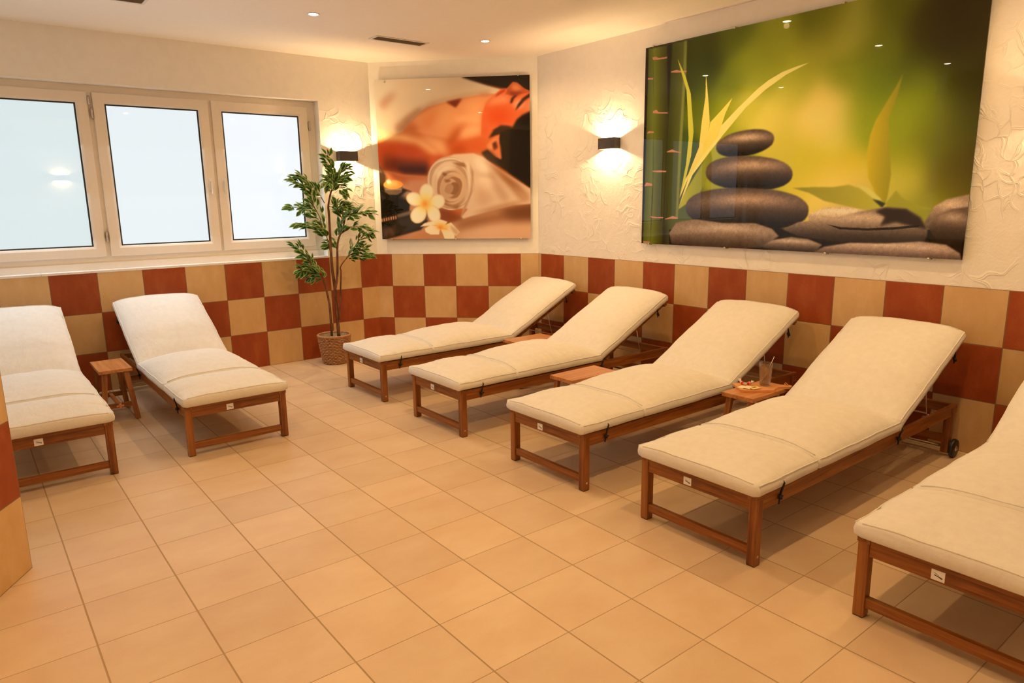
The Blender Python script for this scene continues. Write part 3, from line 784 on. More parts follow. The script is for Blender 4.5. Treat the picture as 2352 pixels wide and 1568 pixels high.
ART_SPA=[
('fill',(206,96,42)),
('poly',[(-0.023,1.038),(0.548,1.011),(0.625,0.986),(0.733,0.946),(0.821,0.918),(0.778,0.892),(0.67,0.888),(0.576,0.876),(0.45,0.851),(0.339,0.829),(0.265,0.783),(0.174,0.684),(0.091,0.651),(-0.039,0.662)],(222,176,130),5,None,None),
('poly',[(-0.023,1.038),(0.186,1.031),(0.101,0.915),(0.032,0.797),(-0.034,0.768)],(228,188,146),40,None,None),
('poly',[(0.027,0.865),(0.093,0.911),(0.142,0.921),(0.099,0.863),(0.041,0.812)],(198,132,92),22,None,None),
('poly',[(0.207,0.963),(0.422,0.986),(0.499,0.946),(0.34,0.893),(0.221,0.896)],(228,184,138),40,None,None),
('poly',[(0.371,0.855),(0.577,0.896),(0.763,0.916),(0.732,0.894),(0.576,0.876),(0.45,0.851),(0.322,0.811),(0.199,0.717),(0.176,0.748),(0.274,0.813)],(188,134,92),16,None,None),
('poly',[(0.118,0.719),(0.201,0.777),(0.283,0.824),(0.314,0.808),(0.257,0.768),(0.182,0.687),(0.125,0.666)],(176,116,74),18,None,None),
('poly',[(0.536,1.01),(1.015,1.009),(1.015,0.888),(0.916,0.895),(0.847,0.919),(0.733,0.946),(0.625,0.979)],(30,17,6),8,None,None),
('poly',[(0.182,0.691),(0.273,0.775),(0.386,0.828),(0.458,0.85),(0.528,0.82),(0.576,0.871),(0.678,0.886),(0.778,0.892),(0.723,0.844),(0.695,0.771),(0.689,0.645),(0.508,0.619),(0.294,0.67)],(230,132,72),10,None,None),
('poly',[(0.386,0.802),(0.497,0.836),(0.543,0.783),(0.494,0.695),(0.383,0.697),(0.32,0.729)],(236,146,84),45,None,None),
('poly',[(0.576,0.849),(0.693,0.867),(0.691,0.779),(0.574,0.782)],(238,150,90),40,None,None),
('poly',[(0.511,0.761),(0.691,0.771),(0.691,0.734),(0.526,0.724)],(244,160,100),24,None,None),
('poly',[(0.166,0.688),(0.232,0.739),(0.287,0.696),(0.254,0.667),(0.189,0.664)],(196,92,40),22,None,None),
('poly',[(0.32,0.752),(0.386,0.81),(0.417,0.786),(0.351,0.698),(0.286,0.685)],(226,116,54),30,None,None),
('poly',[(0.462,0.855),(0.568,0.874),(0.524,0.819)],(132,44,14),6,None,None),
('poly',[(0.489,0.851),(0.552,0.862),(0.524,0.828)],(120,36,10),8,None,None),
('poly',[(0.67,0.896),(0.732,0.899),(0.763,0.887),(0.701,0.878)],(206,120,76),10,None,None),
('poly',[(0.426,0.531),(0.46,0.621),(0.525,0.694),(0.597,0.718),(0.572,0.663),(0.507,0.589),(0.482,0.522)],(186,72,26),26,None,None),
('poly',[(0.565,0.693),(0.682,0.709),(0.685,0.653),(0.611,0.628),(0.539,0.619)],(244,156,96),24,None,None),
('poly',[(0.492,0.605),(0.697,0.645),(0.751,0.584),(0.695,0.537),(0.49,0.533),(0.426,0.515)],(214,84,32),26,None,None),
('poly',[(0.483,0.575),(0.571,0.596),(0.585,0.543),(0.49,0.533)],(188,66,22),24,None,None),
('poly',[(-0.022,0.669),(0.173,0.665),(0.316,0.616),(0.411,0.561),(0.442,0.515),(0.377,0.478),(0.326,0.402),(0.164,0.414),(0.026,0.447),(-0.029,0.493)],(206,76,22),10,None,None),
('poly',[(-0.021,0.692),(0.173,0.665),(0.309,0.624),(0.411,0.554),(0.378,0.531),(0.252,0.602),(0.131,0.624),(-0.024,0.623)],(246,168,98),22,None,None),
('poly',[(0.286,0.67),(0.444,0.621),(0.474,0.53),(0.41,0.531),(0.332,0.608)],(240,150,88),26,None,None),
('poly',[(-0.021,0.696),(0.093,0.678),(0.14,0.658),(0.075,0.644),(-0.023,0.646)],(250,196,130),16,None,None),
('poly',[(0.008,0.6),(0.267,0.587),(0.298,0.533),(0.127,0.521),(0.013,0.531)],(190,60,14),36,None,None),
('poly',[(0.038,0.538),(0.192,0.512),(0.345,0.502),(0.326,0.399),(0.164,0.414),(0.018,0.446)],(112,36,8),26,None,None),
('poly',[(0.109,0.467),(0.328,0.464),(0.322,0.406),(0.164,0.419)],(66,20,5),16,None,None),
('poly',[(0.346,0.509),(0.442,0.53),(0.425,0.5),(0.36,0.456)],(206,80,30),16,None,None),
('poly',[(0.695,0.771),(0.719,0.833),(0.747,0.865),(0.786,0.892),(0.817,0.92),(0.855,0.924),(0.894,0.958),(0.92,0.954),(0.962,0.921),(1.011,0.897),(1.011,0.77),(0.923,0.747),(0.884,0.685),(0.806,0.665),(0.759,0.621),(0.685,0.638)],(222,92,40),4,None,None),
('poly',[(0.719,0.822),(0.77,0.872),(0.824,0.885),(0.87,0.869),(0.862,0.84),(0.777,0.828)],(236,132,80),20,None,None),
('poly',[(0.73,0.8),(0.816,0.812),(0.892,0.781),(0.869,0.715),(0.76,0.696),(0.714,0.734)],(212,66,22),40,None,None),
('poly',[(0.689,0.653),(0.707,0.771),(0.737,0.741),(0.728,0.644)],(214,84,34),14,None,None),
('poly',[(0.893,0.839),(0.954,0.859),(0.977,0.829),(0.946,0.801),(0.9,0.81)],(240,146,96),16,None,None),
('poly',[(0.847,0.889),(0.86,0.924),(0.895,0.96),(0.921,0.954),(0.962,0.922),(1.011,0.899),(0.924,0.883),(0.889,0.88)],(188,74,32),3,None,None),
('poly',[(0.883,0.934),(0.898,0.952),(0.921,0.947),(0.954,0.916),(0.916,0.907),(0.89,0.915)],(228,118,60),12,None,None),
('poly',[(0.863,0.906),(0.908,0.9),(0.962,0.902),(0.924,0.883),(0.885,0.882)],(120,42,18),10,None,None),
('poly',[(0.778,0.872),(0.792,0.892),(0.818,0.91),(0.847,0.924),(0.84,0.906),(0.813,0.891)],(182,54,30),5,None,None),
('poly',[(0.874,0.835),(0.882,0.864),(0.902,0.881),(0.925,0.883),(0.902,0.864),(0.888,0.836)],(66,24,12),4,None,None),
('poly',[(0.906,0.789),(0.923,0.827),(0.954,0.863),(1.011,0.897),(1.011,0.875),(0.969,0.846),(0.932,0.812)],(58,24,10),5,None,None),
('poly',[(0.961,0.837),(1.011,0.865),(1.011,0.785),(0.961,0.779)],(222,112,64),14,None,None),
('poly',[(1.011,0.788),(0.953,0.764),(0.915,0.736),(0.888,0.689),(0.814,0.705),(0.768,0.677),(0.732,0.626),(0.791,0.65),(0.809,0.568),(0.814,0.497),(0.766,0.52),(0.727,0.559),(0.684,0.541),(0.718,0.495),(0.827,0.433),(0.92,0.371),(1.009,0.31)],(34,19,7),6,None,None),
('poly',[(1.011,0.77),(0.938,0.735),(0.876,0.656),(0.866,0.417),(1.009,0.317)],(14,7,4),12,None,None),
('poly',[(0.76,0.673),(0.845,0.701),(0.891,0.692),(0.845,0.671),(0.791,0.65)],(58,26,10),8,None,None),
('poly',[(0.716,0.585),(0.736,0.607),(0.775,0.635),(0.805,0.654),(0.799,0.598),(0.811,0.499),(0.766,0.523),(0.735,0.551)],(224,108,54),4,None,None),
('poly',[(0.727,0.577),(0.775,0.621),(0.79,0.613),(0.758,0.569),(0.743,0.555)],(240,136,78),9,None,None),
('poly',[(0.755,0.595),(0.782,0.612),(0.791,0.569),(0.766,0.553)],(96,32,12),8,None,None),
('poly',[(0.695,0.54),(0.735,0.555),(0.773,0.516),(0.789,0.479),(0.726,0.502)],(64,28,10),14,None,None),
('poly',[(-0.032,0.443),(0.026,0.446),(0.164,0.413),(0.326,0.401),(0.371,0.271),(0.481,0.153),(0.722,0.175),(1.009,0.226),(1.008,-0.019),(-0.051,-0.018)],(196,120,72),4,None,None),
('poly',[(0.026,0.438),(0.18,0.408),(0.326,0.399),(0.341,0.348),(0.244,0.35),(0.081,0.383)],(190,84,34),18,None,None),
('poly',[(0.188,0.381),(0.326,0.387),(0.347,0.287),(0.258,0.28),(0.193,0.312)],(206,124,80),16,None,None),
('poly',[(0.353,0.209),(0.45,0.196),(0.561,0.137),(0.48,0.091),(0.367,0.107)],(136,56,20),18,None,None),
('poly',[(0.472,0.099),(0.721,0.16),(1.009,0.211),(1.008,-0.019),(0.51,-0.019)],(218,150,104),12,None,None),
('poly',[(0.48,0.107),(0.642,0.143),(1.009,0.215),(1.008,0.135),(0.72,0.09),(0.519,0.052)],(150,82,44),34,None,None),
('poly',[(0.785,0.19),(1.009,0.226),(1.008,0.112),(0.879,0.12)],(112,56,26),30,None,None),
('poly',[(0.527,0.036),(0.72,0.074),(0.879,0.081),(0.799,0.012),(0.559,-0.003)],(224,160,114),30,None,None),
('poly',[(0.401,0.501),(0.506,0.535),(0.633,0.539),(0.695,0.513),(0.804,0.433),(1.009,0.306),(1.009,0.22),(0.88,0.211),(0.722,0.173),(0.602,0.143),(0.553,0.128),(0.542,0.144),(0.587,0.191),(0.482,0.2)],(230,176,130),4,None,None),
('poly',[(0.648,0.526),(0.695,0.503),(0.733,0.419),(0.678,0.42),(0.632,0.497)],(240,196,152),24,None,None),
('poly',[(0.695,0.507),(0.773,0.456),(0.92,0.341),(0.989,0.249),(0.943,0.257),(0.819,0.373)],(160,84,40),20,None,None),
('poly',[(0.726,0.45),(0.787,0.373),(0.864,0.25),(0.825,0.228),(0.755,0.328)],(206,146,102),20,None,None),
('poly',[(0.873,0.342),(0.989,0.28),(0.989,0.234),(0.927,0.242)],(196,132,88),20,None,None),
('poly',[(0.61,0.16),(0.722,0.194),(0.88,0.231),(1.009,0.241),(0.88,0.208),(0.722,0.173)],(176,112,70),14,None,None),
('poly',[(0.645,0.344),(0.692,0.336),(0.754,0.251),(0.706,0.206),(0.643,0.23)],(216,156,110),26,None,None),
('poly',[(0.624,0.398),(0.631,0.369),(0.633,0.34),(0.631,0.311),(0.623,0.283),(0.612,0.258),(0.596,0.235),(0.577,0.216),(0.554,0.201),(0.529,0.191),(0.503,0.186),(0.476,0.186),(0.448,0.191),(0.422,0.201),(0.397,0.215),(0.375,0.234),(0.356,0.257),(0.341,0.283),(0.33,0.31),(0.323,0.34),(0.321,0.369),(0.324,0.398),(0.332,0.426),(0.344,0.451),(0.36,0.473),(0.38,0.492),(0.402,0.506),(0.427,0.516),(0.453,0.521),(0.48,0.521),(0.507,0.516),(0.533,0.506),(0.557,0.491),(0.579,0.472),(0.598,0.45),(0.613,0.425)],(206,150,106),1.6,None,None),
('poly',[(0.622,0.386),(0.629,0.352),(0.63,0.323),(0.627,0.297),(0.62,0.272),(0.608,0.25),(0.593,0.23),(0.573,0.214),(0.55,0.202),(0.52,0.192),(0.489,0.187),(0.463,0.187),(0.438,0.192),(0.414,0.202),(0.393,0.216),(0.375,0.235),(0.359,0.257),(0.346,0.284),(0.335,0.317),(0.329,0.351),(0.328,0.38),(0.331,0.407),(0.339,0.432),(0.351,0.454),(0.366,0.473),(0.386,0.489),(0.409,0.501),(0.439,0.51),(0.47,0.515),(0.496,0.515),(0.521,0.509),(0.544,0.5),(0.564,0.486),(0.583,0.467),(0.598,0.445),(0.611,0.419)],(232,184,140),1.6,None,None),
('poly',[(0.609,0.375),(0.615,0.337),(0.616,0.31),(0.612,0.286),(0.605,0.264),(0.594,0.246),(0.58,0.23),(0.561,0.217),(0.539,0.207),(0.506,0.198),(0.473,0.194),(0.448,0.194),(0.426,0.2),(0.406,0.209),(0.388,0.222),(0.373,0.24),(0.361,0.261),(0.351,0.287),(0.342,0.324),(0.336,0.361),(0.336,0.389),(0.339,0.413),(0.347,0.435),(0.358,0.453),(0.373,0.469),(0.391,0.482),(0.414,0.491),(0.447,0.499),(0.48,0.503),(0.504,0.502),(0.526,0.497),(0.546,0.488),(0.563,0.475),(0.578,0.458),(0.59,0.437),(0.6,0.411)],(198,140,96),1.6,None,None),
('poly',[(0.611,0.365),(0.613,0.339),(0.611,0.314),(0.605,0.29),(0.595,0.267),(0.582,0.247),(0.565,0.229),(0.546,0.216),(0.526,0.206),(0.503,0.2),(0.48,0.199),(0.458,0.203),(0.435,0.211),(0.415,0.223),(0.396,0.239),(0.38,0.258),(0.367,0.28),(0.358,0.304),(0.353,0.329),(0.351,0.355),(0.354,0.38),(0.36,0.404),(0.37,0.427),(0.384,0.447),(0.4,0.464),(0.419,0.477),(0.44,0.487),(0.462,0.492),(0.485,0.493),(0.507,0.489),(0.529,0.481),(0.549,0.469),(0.568,0.454),(0.584,0.435),(0.596,0.413),(0.606,0.39)],(226,174,128),1.6,None,None),
('poly',[(0.594,0.355),(0.595,0.326),(0.592,0.302),(0.586,0.28),(0.577,0.261),(0.565,0.244),(0.55,0.23),(0.532,0.22),(0.511,0.212),(0.486,0.208),(0.461,0.207),(0.439,0.211),(0.42,0.218),(0.402,0.229),(0.387,0.244),(0.375,0.261),(0.365,0.282),(0.358,0.305),(0.354,0.334),(0.353,0.363),(0.356,0.387),(0.363,0.409),(0.372,0.428),(0.384,0.445),(0.4,0.458),(0.417,0.469),(0.438,0.476),(0.463,0.48),(0.488,0.48),(0.509,0.476),(0.529,0.469),(0.546,0.458),(0.561,0.444),(0.573,0.427),(0.583,0.407),(0.59,0.383)],(226,172,126),1.6,None,None),
('poly',[(0.597,0.346),(0.597,0.314),(0.594,0.291),(0.588,0.272),(0.579,0.255),(0.568,0.241),(0.554,0.229),(0.537,0.221),(0.517,0.215),(0.49,0.213),(0.462,0.213),(0.442,0.217),(0.425,0.224),(0.41,0.234),(0.397,0.247),(0.388,0.264),(0.38,0.283),(0.375,0.306),(0.373,0.338),(0.374,0.37),(0.377,0.393),(0.383,0.412),(0.392,0.429),(0.404,0.443),(0.418,0.454),(0.434,0.462),(0.454,0.468),(0.482,0.47),(0.509,0.47),(0.529,0.466),(0.546,0.458),(0.561,0.448),(0.573,0.435),(0.583,0.419),(0.59,0.4),(0.595,0.378)],(196,136,92),1.6,None,None),
('poly',[(0.578,0.338),(0.576,0.317),(0.571,0.297),(0.563,0.278),(0.552,0.261),(0.539,0.246),(0.523,0.234),(0.506,0.225),(0.488,0.219),(0.47,0.218),(0.452,0.22),(0.434,0.225),(0.417,0.235),(0.402,0.247),(0.389,0.262),(0.379,0.28),(0.372,0.299),(0.368,0.32),(0.367,0.341),(0.369,0.362),(0.374,0.382),(0.382,0.401),(0.394,0.419),(0.407,0.433),(0.422,0.445),(0.439,0.454),(0.457,0.459),(0.476,0.46),(0.494,0.458),(0.511,0.453),(0.528,0.443),(0.543,0.431),(0.555,0.416),(0.565,0.399),(0.573,0.38),(0.577,0.359)],(222,168,120),1.6,None,None),
('poly',[(0.581,0.331),(0.578,0.308),(0.573,0.29),(0.566,0.273),(0.556,0.259),(0.545,0.247),(0.531,0.238),(0.517,0.232),(0.5,0.228),(0.48,0.228),(0.461,0.23),(0.445,0.236),(0.431,0.244),(0.419,0.255),(0.41,0.268),(0.402,0.283),(0.397,0.3),(0.395,0.32),(0.396,0.343),(0.399,0.366),(0.404,0.384),(0.412,0.401),(0.421,0.415),(0.433,0.427),(0.446,0.436),(0.461,0.442),(0.478,0.445),(0.497,0.445),(0.516,0.443),(0.532,0.437),(0.546,0.429),(0.558,0.418),(0.567,0.405),(0.574,0.39),(0.579,0.373),(0.582,0.354)],(214,156,110),1.6,None,None),
('poly',[(0.554,0.325),(0.549,0.301),(0.544,0.284),(0.537,0.269),(0.529,0.257),(0.519,0.248),(0.507,0.241),(0.494,0.236),(0.478,0.234),(0.458,0.235),(0.437,0.239),(0.423,0.244),(0.411,0.251),(0.402,0.261),(0.395,0.272),(0.389,0.286),(0.386,0.301),(0.386,0.32),(0.388,0.344),(0.392,0.368),(0.398,0.386),(0.405,0.4),(0.414,0.412),(0.424,0.421),(0.435,0.428),(0.449,0.433),(0.464,0.435),(0.484,0.433),(0.504,0.43),(0.518,0.425),(0.53,0.417),(0.539,0.408),(0.547,0.396),(0.552,0.383),(0.555,0.368),(0.556,0.35)],(176,112,70),1.6,None,None),
('poly',[(0.569,0.319),(0.565,0.303),(0.558,0.289),(0.55,0.275),(0.54,0.263),(0.528,0.253),(0.515,0.246),(0.502,0.241),(0.488,0.239),(0.474,0.239),(0.461,0.243),(0.449,0.249),(0.438,0.258),(0.429,0.269),(0.421,0.282),(0.416,0.297),(0.413,0.312),(0.413,0.329),(0.414,0.345),(0.419,0.361),(0.425,0.376),(0.434,0.389),(0.444,0.401),(0.456,0.411),(0.468,0.418),(0.482,0.423),(0.496,0.425),(0.509,0.424),(0.522,0.42),(0.534,0.414),(0.545,0.405),(0.555,0.394),(0.562,0.381),(0.567,0.367),(0.57,0.352),(0.571,0.335)],(218,160,112),1.6,None,None),
('poly',[(0.532,0.316),(0.527,0.3),(0.521,0.287),(0.514,0.276),(0.506,0.266),(0.496,0.259),(0.486,0.254),(0.475,0.251),(0.464,0.25),(0.45,0.252),(0.437,0.256),(0.427,0.261),(0.419,0.268),(0.412,0.277),(0.407,0.288),(0.404,0.3),(0.403,0.313),(0.404,0.327),(0.407,0.343),(0.412,0.36),(0.418,0.373),(0.425,0.384),(0.433,0.393),(0.442,0.4),(0.453,0.406),(0.463,0.409),(0.475,0.409),(0.488,0.408),(0.501,0.404),(0.511,0.398),(0.52,0.391),(0.526,0.382),(0.531,0.372),(0.534,0.36),(0.536,0.347),(0.535,0.333)],(206,146,100),1.6,None,None),
('poly',[(0.547,0.313),(0.542,0.297),(0.536,0.286),(0.53,0.277),(0.523,0.27),(0.516,0.264),(0.507,0.261),(0.498,0.259),(0.488,0.259),(0.475,0.262),(0.462,0.266),(0.454,0.271),(0.447,0.277),(0.442,0.284),(0.439,0.293),(0.437,0.302),(0.437,0.313),(0.438,0.325),(0.443,0.341),(0.448,0.357),(0.454,0.368),(0.46,0.377),(0.467,0.384),(0.474,0.389),(0.482,0.393),(0.492,0.395),(0.501,0.395),(0.515,0.392),(0.527,0.388),(0.536,0.383),(0.542,0.377),(0.547,0.37),(0.551,0.361),(0.553,0.352),(0.553,0.341),(0.551,0.329)],(166,102,62),1.6,None,None),
('poly',[(0.515,0.31),(0.51,0.3),(0.504,0.291),(0.498,0.283),(0.49,0.276),(0.482,0.27),(0.473,0.267),(0.464,0.265),(0.455,0.265),(0.446,0.267),(0.438,0.27),(0.432,0.275),(0.426,0.282),(0.421,0.29),(0.418,0.299),(0.416,0.309),(0.416,0.319),(0.418,0.33),(0.421,0.34),(0.425,0.35),(0.431,0.359),(0.438,0.367),(0.445,0.374),(0.454,0.379),(0.463,0.383),(0.471,0.385),(0.48,0.385),(0.489,0.383),(0.497,0.379),(0.503,0.374),(0.509,0.368),(0.514,0.36),(0.517,0.351),(0.519,0.341),(0.519,0.33),(0.517,0.32)],(204,146,100),1.6,None,None),
('poly',[(0.528,0.311),(0.524,0.303),(0.52,0.297),(0.516,0.292),(0.511,0.288),(0.506,0.285),(0.5,0.283),(0.495,0.283),(0.489,0.283),(0.482,0.285),(0.476,0.288),(0.472,0.291),(0.468,0.296),(0.465,0.3),(0.464,0.306),(0.463,0.312),(0.464,0.319),(0.465,0.326),(0.468,0.333),(0.472,0.341),(0.476,0.347),(0.48,0.352),(0.485,0.356),(0.49,0.359),(0.496,0.361),(0.501,0.362),(0.507,0.361),(0.514,0.359),(0.52,0.356),(0.524,0.353),(0.528,0.349),(0.53,0.344),(0.532,0.338),(0.533,0.332),(0.532,0.326),(0.531,0.319)],(150,92,54),1.6,None,None),
('poly',[(0.49,0.309),(0.486,0.302),(0.483,0.297),(0.479,0.294),(0.475,0.291),(0.471,0.289),(0.467,0.288),(0.462,0.288),(0.458,0.288),(0.451,0.291),(0.446,0.294),(0.442,0.297),(0.439,0.3),(0.437,0.304),(0.436,0.308),(0.436,0.313),(0.437,0.318),(0.439,0.323),(0.442,0.331),(0.446,0.338),(0.449,0.343),(0.453,0.346),(0.457,0.349),(0.461,0.351),(0.465,0.352),(0.469,0.352),(0.474,0.352),(0.48,0.349),(0.486,0.346),(0.49,0.343),(0.492,0.34),(0.494,0.336),(0.495,0.332),(0.495,0.327),(0.495,0.322),(0.493,0.317)],(186,126,84),1.6,None,None),
('poly',[(0.375,0.425),(0.441,0.477),(0.536,0.475),(0.488,0.446),(0.424,0.424),(0.39,0.379)],(238,192,148),14,None,None),
('poly',[(0.424,0.424),(0.455,0.416),(0.447,0.401),(0.427,0.405)],(140,82,46),4,None,None),
('poly',[(0.434,0.378),(0.471,0.381),(0.478,0.366),(0.446,0.359)],(150,90,52),4,None,None),
('poly',[(0.489,0.484),(0.568,0.482),(0.592,0.452),(0.536,0.46)],(160,100,60),5,None,None),
('poly',[(0.403,0.255),(0.483,0.215),(0.547,0.223),(0.514,0.188),(0.434,0.216)],(150,90,50),10,None,None),
('poly',[(0.604,0.482),(0.631,0.421),(0.622,0.299),(0.567,0.18),(0.539,0.134),(0.55,0.184),(0.605,0.299),(0.614,0.391)],(196,136,92),5,None,None),
('poly',[(0.584,0.497),(0.607,0.459),(0.605,0.345),(0.58,0.253),(0.563,0.23),(0.593,0.345)],(240,196,152),9,None,None),
('poly',[(-0.03,0.485),(0.007,0.469),(0.041,0.407),(0.027,0.352),(0.161,0.327),(0.214,0.307),(0.194,0.195),(0.2,0.124),(0.318,0.123),(0.267,0.06),(0.109,0.021),(-0.051,-0.018)],(34,20,9),5,None,None),
('poly',[(-0.031,0.454),(0.034,0.438),(0.053,0.383),(0.03,0.345),(-0.019,0.353)],(74,44,22),12,None,None),
('poly',[(-0.029,0.501),(0.011,0.469),(0.026,0.43),(-0.032,0.439)],(150,96,60),8,None,None),
('poly',[(0.118,0.262),(0.185,0.312),(0.224,0.302),(0.183,0.253),(0.134,0.254)],(160,108,74),6,None,None),
('poly',[(0.028,0.29),(0.152,0.285),(0.183,0.249),(0.173,0.179),(0.007,0.164)],(24,15,7),18,None,None),
('poly',[(0.106,0.16),(0.255,0.198),(0.259,0.174),(0.113,0.136)],(112,82,58),5,None,None),
('poly',[(0.105,0.136),(0.32,0.17),(0.301,0.092),(0.118,0.029),(0.026,0.014)],(52,36,22),14,None,None),
('poly',[(-0.001,0.133),(0.007,0.138),(0.01,0.117),(0.001,0.111)],(206,120,66),2,None,None),
('poly',[(0.015,0.136),(0.023,0.141),(0.026,0.12),(0.017,0.114)],(206,120,66),2,None,None),
('poly',[(0.031,0.139),(0.039,0.144),(0.042,0.123),(0.033,0.117)],(206,120,66),2,None,None),
('poly',[(0.046,0.142),(0.055,0.147),(0.057,0.126),(0.049,0.12)],(206,120,66),2,None,None),
('poly',[(0.062,0.145),(0.071,0.15),(0.073,0.129),(0.065,0.123)],(206,120,66),2,None,None),
('poly',[(0.078,0.148),(0.087,0.153),(0.089,0.132),(0.081,0.126)],(206,120,66),2,None,None),
('poly',[(0.094,0.151),(0.102,0.156),(0.105,0.135),(0.097,0.129)],(206,120,66),2,None,None),
('poly',[(0.007,0.069),(0.086,0.081),(0.09,0.029),(0.009,0.006)],(84,48,26),12,None,None),
('poly',[(0.026,0.349),(0.158,0.347),(0.149,0.304),(0.119,0.287),(0.061,0.288),(0.034,0.306)],(104,72,46),3,None,None),
('poly',[(0.038,0.329),(0.149,0.328),(0.145,0.317),(0.039,0.318)],(140,104,74),3,None,None),
('poly',[(0.158,0.351),(0.157,0.346),(0.154,0.341),(0.149,0.337),(0.142,0.333),(0.134,0.33),(0.124,0.327),(0.114,0.325),(0.103,0.324),(0.091,0.324),(0.08,0.324),(0.069,0.326),(0.059,0.328),(0.049,0.331),(0.041,0.334),(0.035,0.338),(0.03,0.343),(0.027,0.348),(0.027,0.352),(0.028,0.357),(0.031,0.362),(0.036,0.366),(0.043,0.37),(0.051,0.374),(0.061,0.376),(0.071,0.378),(0.082,0.379),(0.094,0.38),(0.105,0.379),(0.116,0.378),(0.126,0.375),(0.135,0.372),(0.143,0.369),(0.15,0.365),(0.154,0.36),(0.157,0.356)],(252,138,50),2,None,None),
('poly',[(0.126,0.357),(0.125,0.355),(0.123,0.353),(0.12,0.35),(0.116,0.349),(0.11,0.347),(0.105,0.346),(0.098,0.345),(0.091,0.344),(0.084,0.344),(0.077,0.344),(0.07,0.345),(0.063,0.346),(0.058,0.348),(0.053,0.349),(0.049,0.351),(0.046,0.354),(0.044,0.356),(0.043,0.358),(0.044,0.361),(0.046,0.363),(0.049,0.365),(0.053,0.367),(0.058,0.369),(0.064,0.37),(0.071,0.371),(0.078,0.372),(0.085,0.372),(0.092,0.372),(0.099,0.371),(0.105,0.37),(0.111,0.368),(0.116,0.366),(0.12,0.364),(0.123,0.362),(0.125,0.36)],(255,162,84),10,None,None),
('poly',[(0.045,0.38),(0.069,0.385),(0.082,0.363),(0.056,0.358)],(255,208,152),4,None,None),
('poly',[(0.362,0.296),(0.36,0.287),(0.357,0.278),(0.353,0.27),(0.347,0.263),(0.34,0.257),(0.333,0.252),(0.325,0.249),(0.317,0.247),(0.309,0.247),(0.301,0.248),(0.293,0.252),(0.286,0.256),(0.28,0.262),(0.275,0.269),(0.271,0.278),(0.269,0.287),(0.268,0.296),(0.268,0.305),(0.27,0.315),(0.274,0.323),(0.278,0.332),(0.284,0.339),(0.29,0.345),(0.298,0.35),(0.305,0.353),(0.314,0.355),(0.322,0.355),(0.33,0.353),(0.337,0.35),(0.344,0.345),(0.35,0.339),(0.355,0.332),(0.359,0.324),(0.361,0.315),(0.362,0.306)],(226,170,112),2,None,None),
('poly',[(0.357,0.297),(0.356,0.288),(0.353,0.28),(0.349,0.273),(0.344,0.267),(0.338,0.261),(0.331,0.257),(0.324,0.254),(0.317,0.252),(0.309,0.252),(0.302,0.254),(0.295,0.256),(0.289,0.261),(0.284,0.266),(0.279,0.273),(0.276,0.28),(0.274,0.288),(0.273,0.296),(0.273,0.305),(0.275,0.313),(0.278,0.321),(0.282,0.329),(0.287,0.335),(0.293,0.341),(0.299,0.345),(0.306,0.348),(0.314,0.349),(0.321,0.349),(0.328,0.348),(0.335,0.345),(0.341,0.341),(0.347,0.335),(0.351,0.329),(0.355,0.322),(0.357,0.314),(0.358,0.305)],(248,210,156),6,None,None),
('poly',[(0.428,0.268),(0.432,0.261),(0.434,0.253),(0.435,0.245),(0.435,0.237),(0.432,0.229),(0.429,0.222),(0.424,0.214),(0.418,0.208),(0.411,0.203),(0.403,0.198),(0.395,0.195),(0.386,0.193),(0.377,0.193),(0.368,0.194),(0.36,0.197),(0.353,0.2),(0.347,0.205),(0.342,0.211),(0.338,0.218),(0.335,0.226),(0.334,0.234),(0.335,0.242),(0.337,0.25),(0.341,0.258),(0.346,0.265),(0.352,0.271),(0.359,0.277),(0.367,0.281),(0.375,0.284),(0.384,0.286),(0.393,0.286),(0.401,0.285),(0.409,0.282),(0.417,0.279),(0.423,0.274)],(226,170,112),2,None,None),
('poly',[(0.424,0.265),(0.427,0.259),(0.429,0.252),(0.43,0.245),(0.43,0.238),(0.428,0.23),(0.425,0.223),(0.42,0.217),(0.415,0.211),(0.408,0.206),(0.401,0.202),(0.394,0.2),(0.386,0.198),(0.378,0.198),(0.37,0.199),(0.363,0.201),(0.356,0.204),(0.351,0.209),(0.346,0.214),(0.342,0.221),(0.34,0.227),(0.339,0.234),(0.34,0.242),(0.342,0.249),(0.345,0.256),(0.35,0.262),(0.355,0.268),(0.362,0.273),(0.369,0.277),(0.376,0.28),(0.384,0.281),(0.392,0.281),(0.4,0.28),(0.407,0.278),(0.413,0.275),(0.419,0.27)],(248,210,156),6,None,None),
('poly',[(0.398,0.176),(0.401,0.166),(0.403,0.156),(0.403,0.147),(0.401,0.137),(0.399,0.129),(0.395,0.122),(0.39,0.116),(0.384,0.111),(0.378,0.108),(0.37,0.106),(0.363,0.106),(0.355,0.108),(0.347,0.111),(0.34,0.117),(0.333,0.123),(0.327,0.131),(0.322,0.139),(0.318,0.148),(0.316,0.158),(0.314,0.168),(0.314,0.177),(0.315,0.187),(0.318,0.195),(0.322,0.202),(0.327,0.208),(0.333,0.213),(0.339,0.216),(0.347,0.218),(0.354,0.218),(0.362,0.216),(0.37,0.212),(0.377,0.207),(0.384,0.201),(0.39,0.193),(0.395,0.185)],(226,170,112),2,None,None),
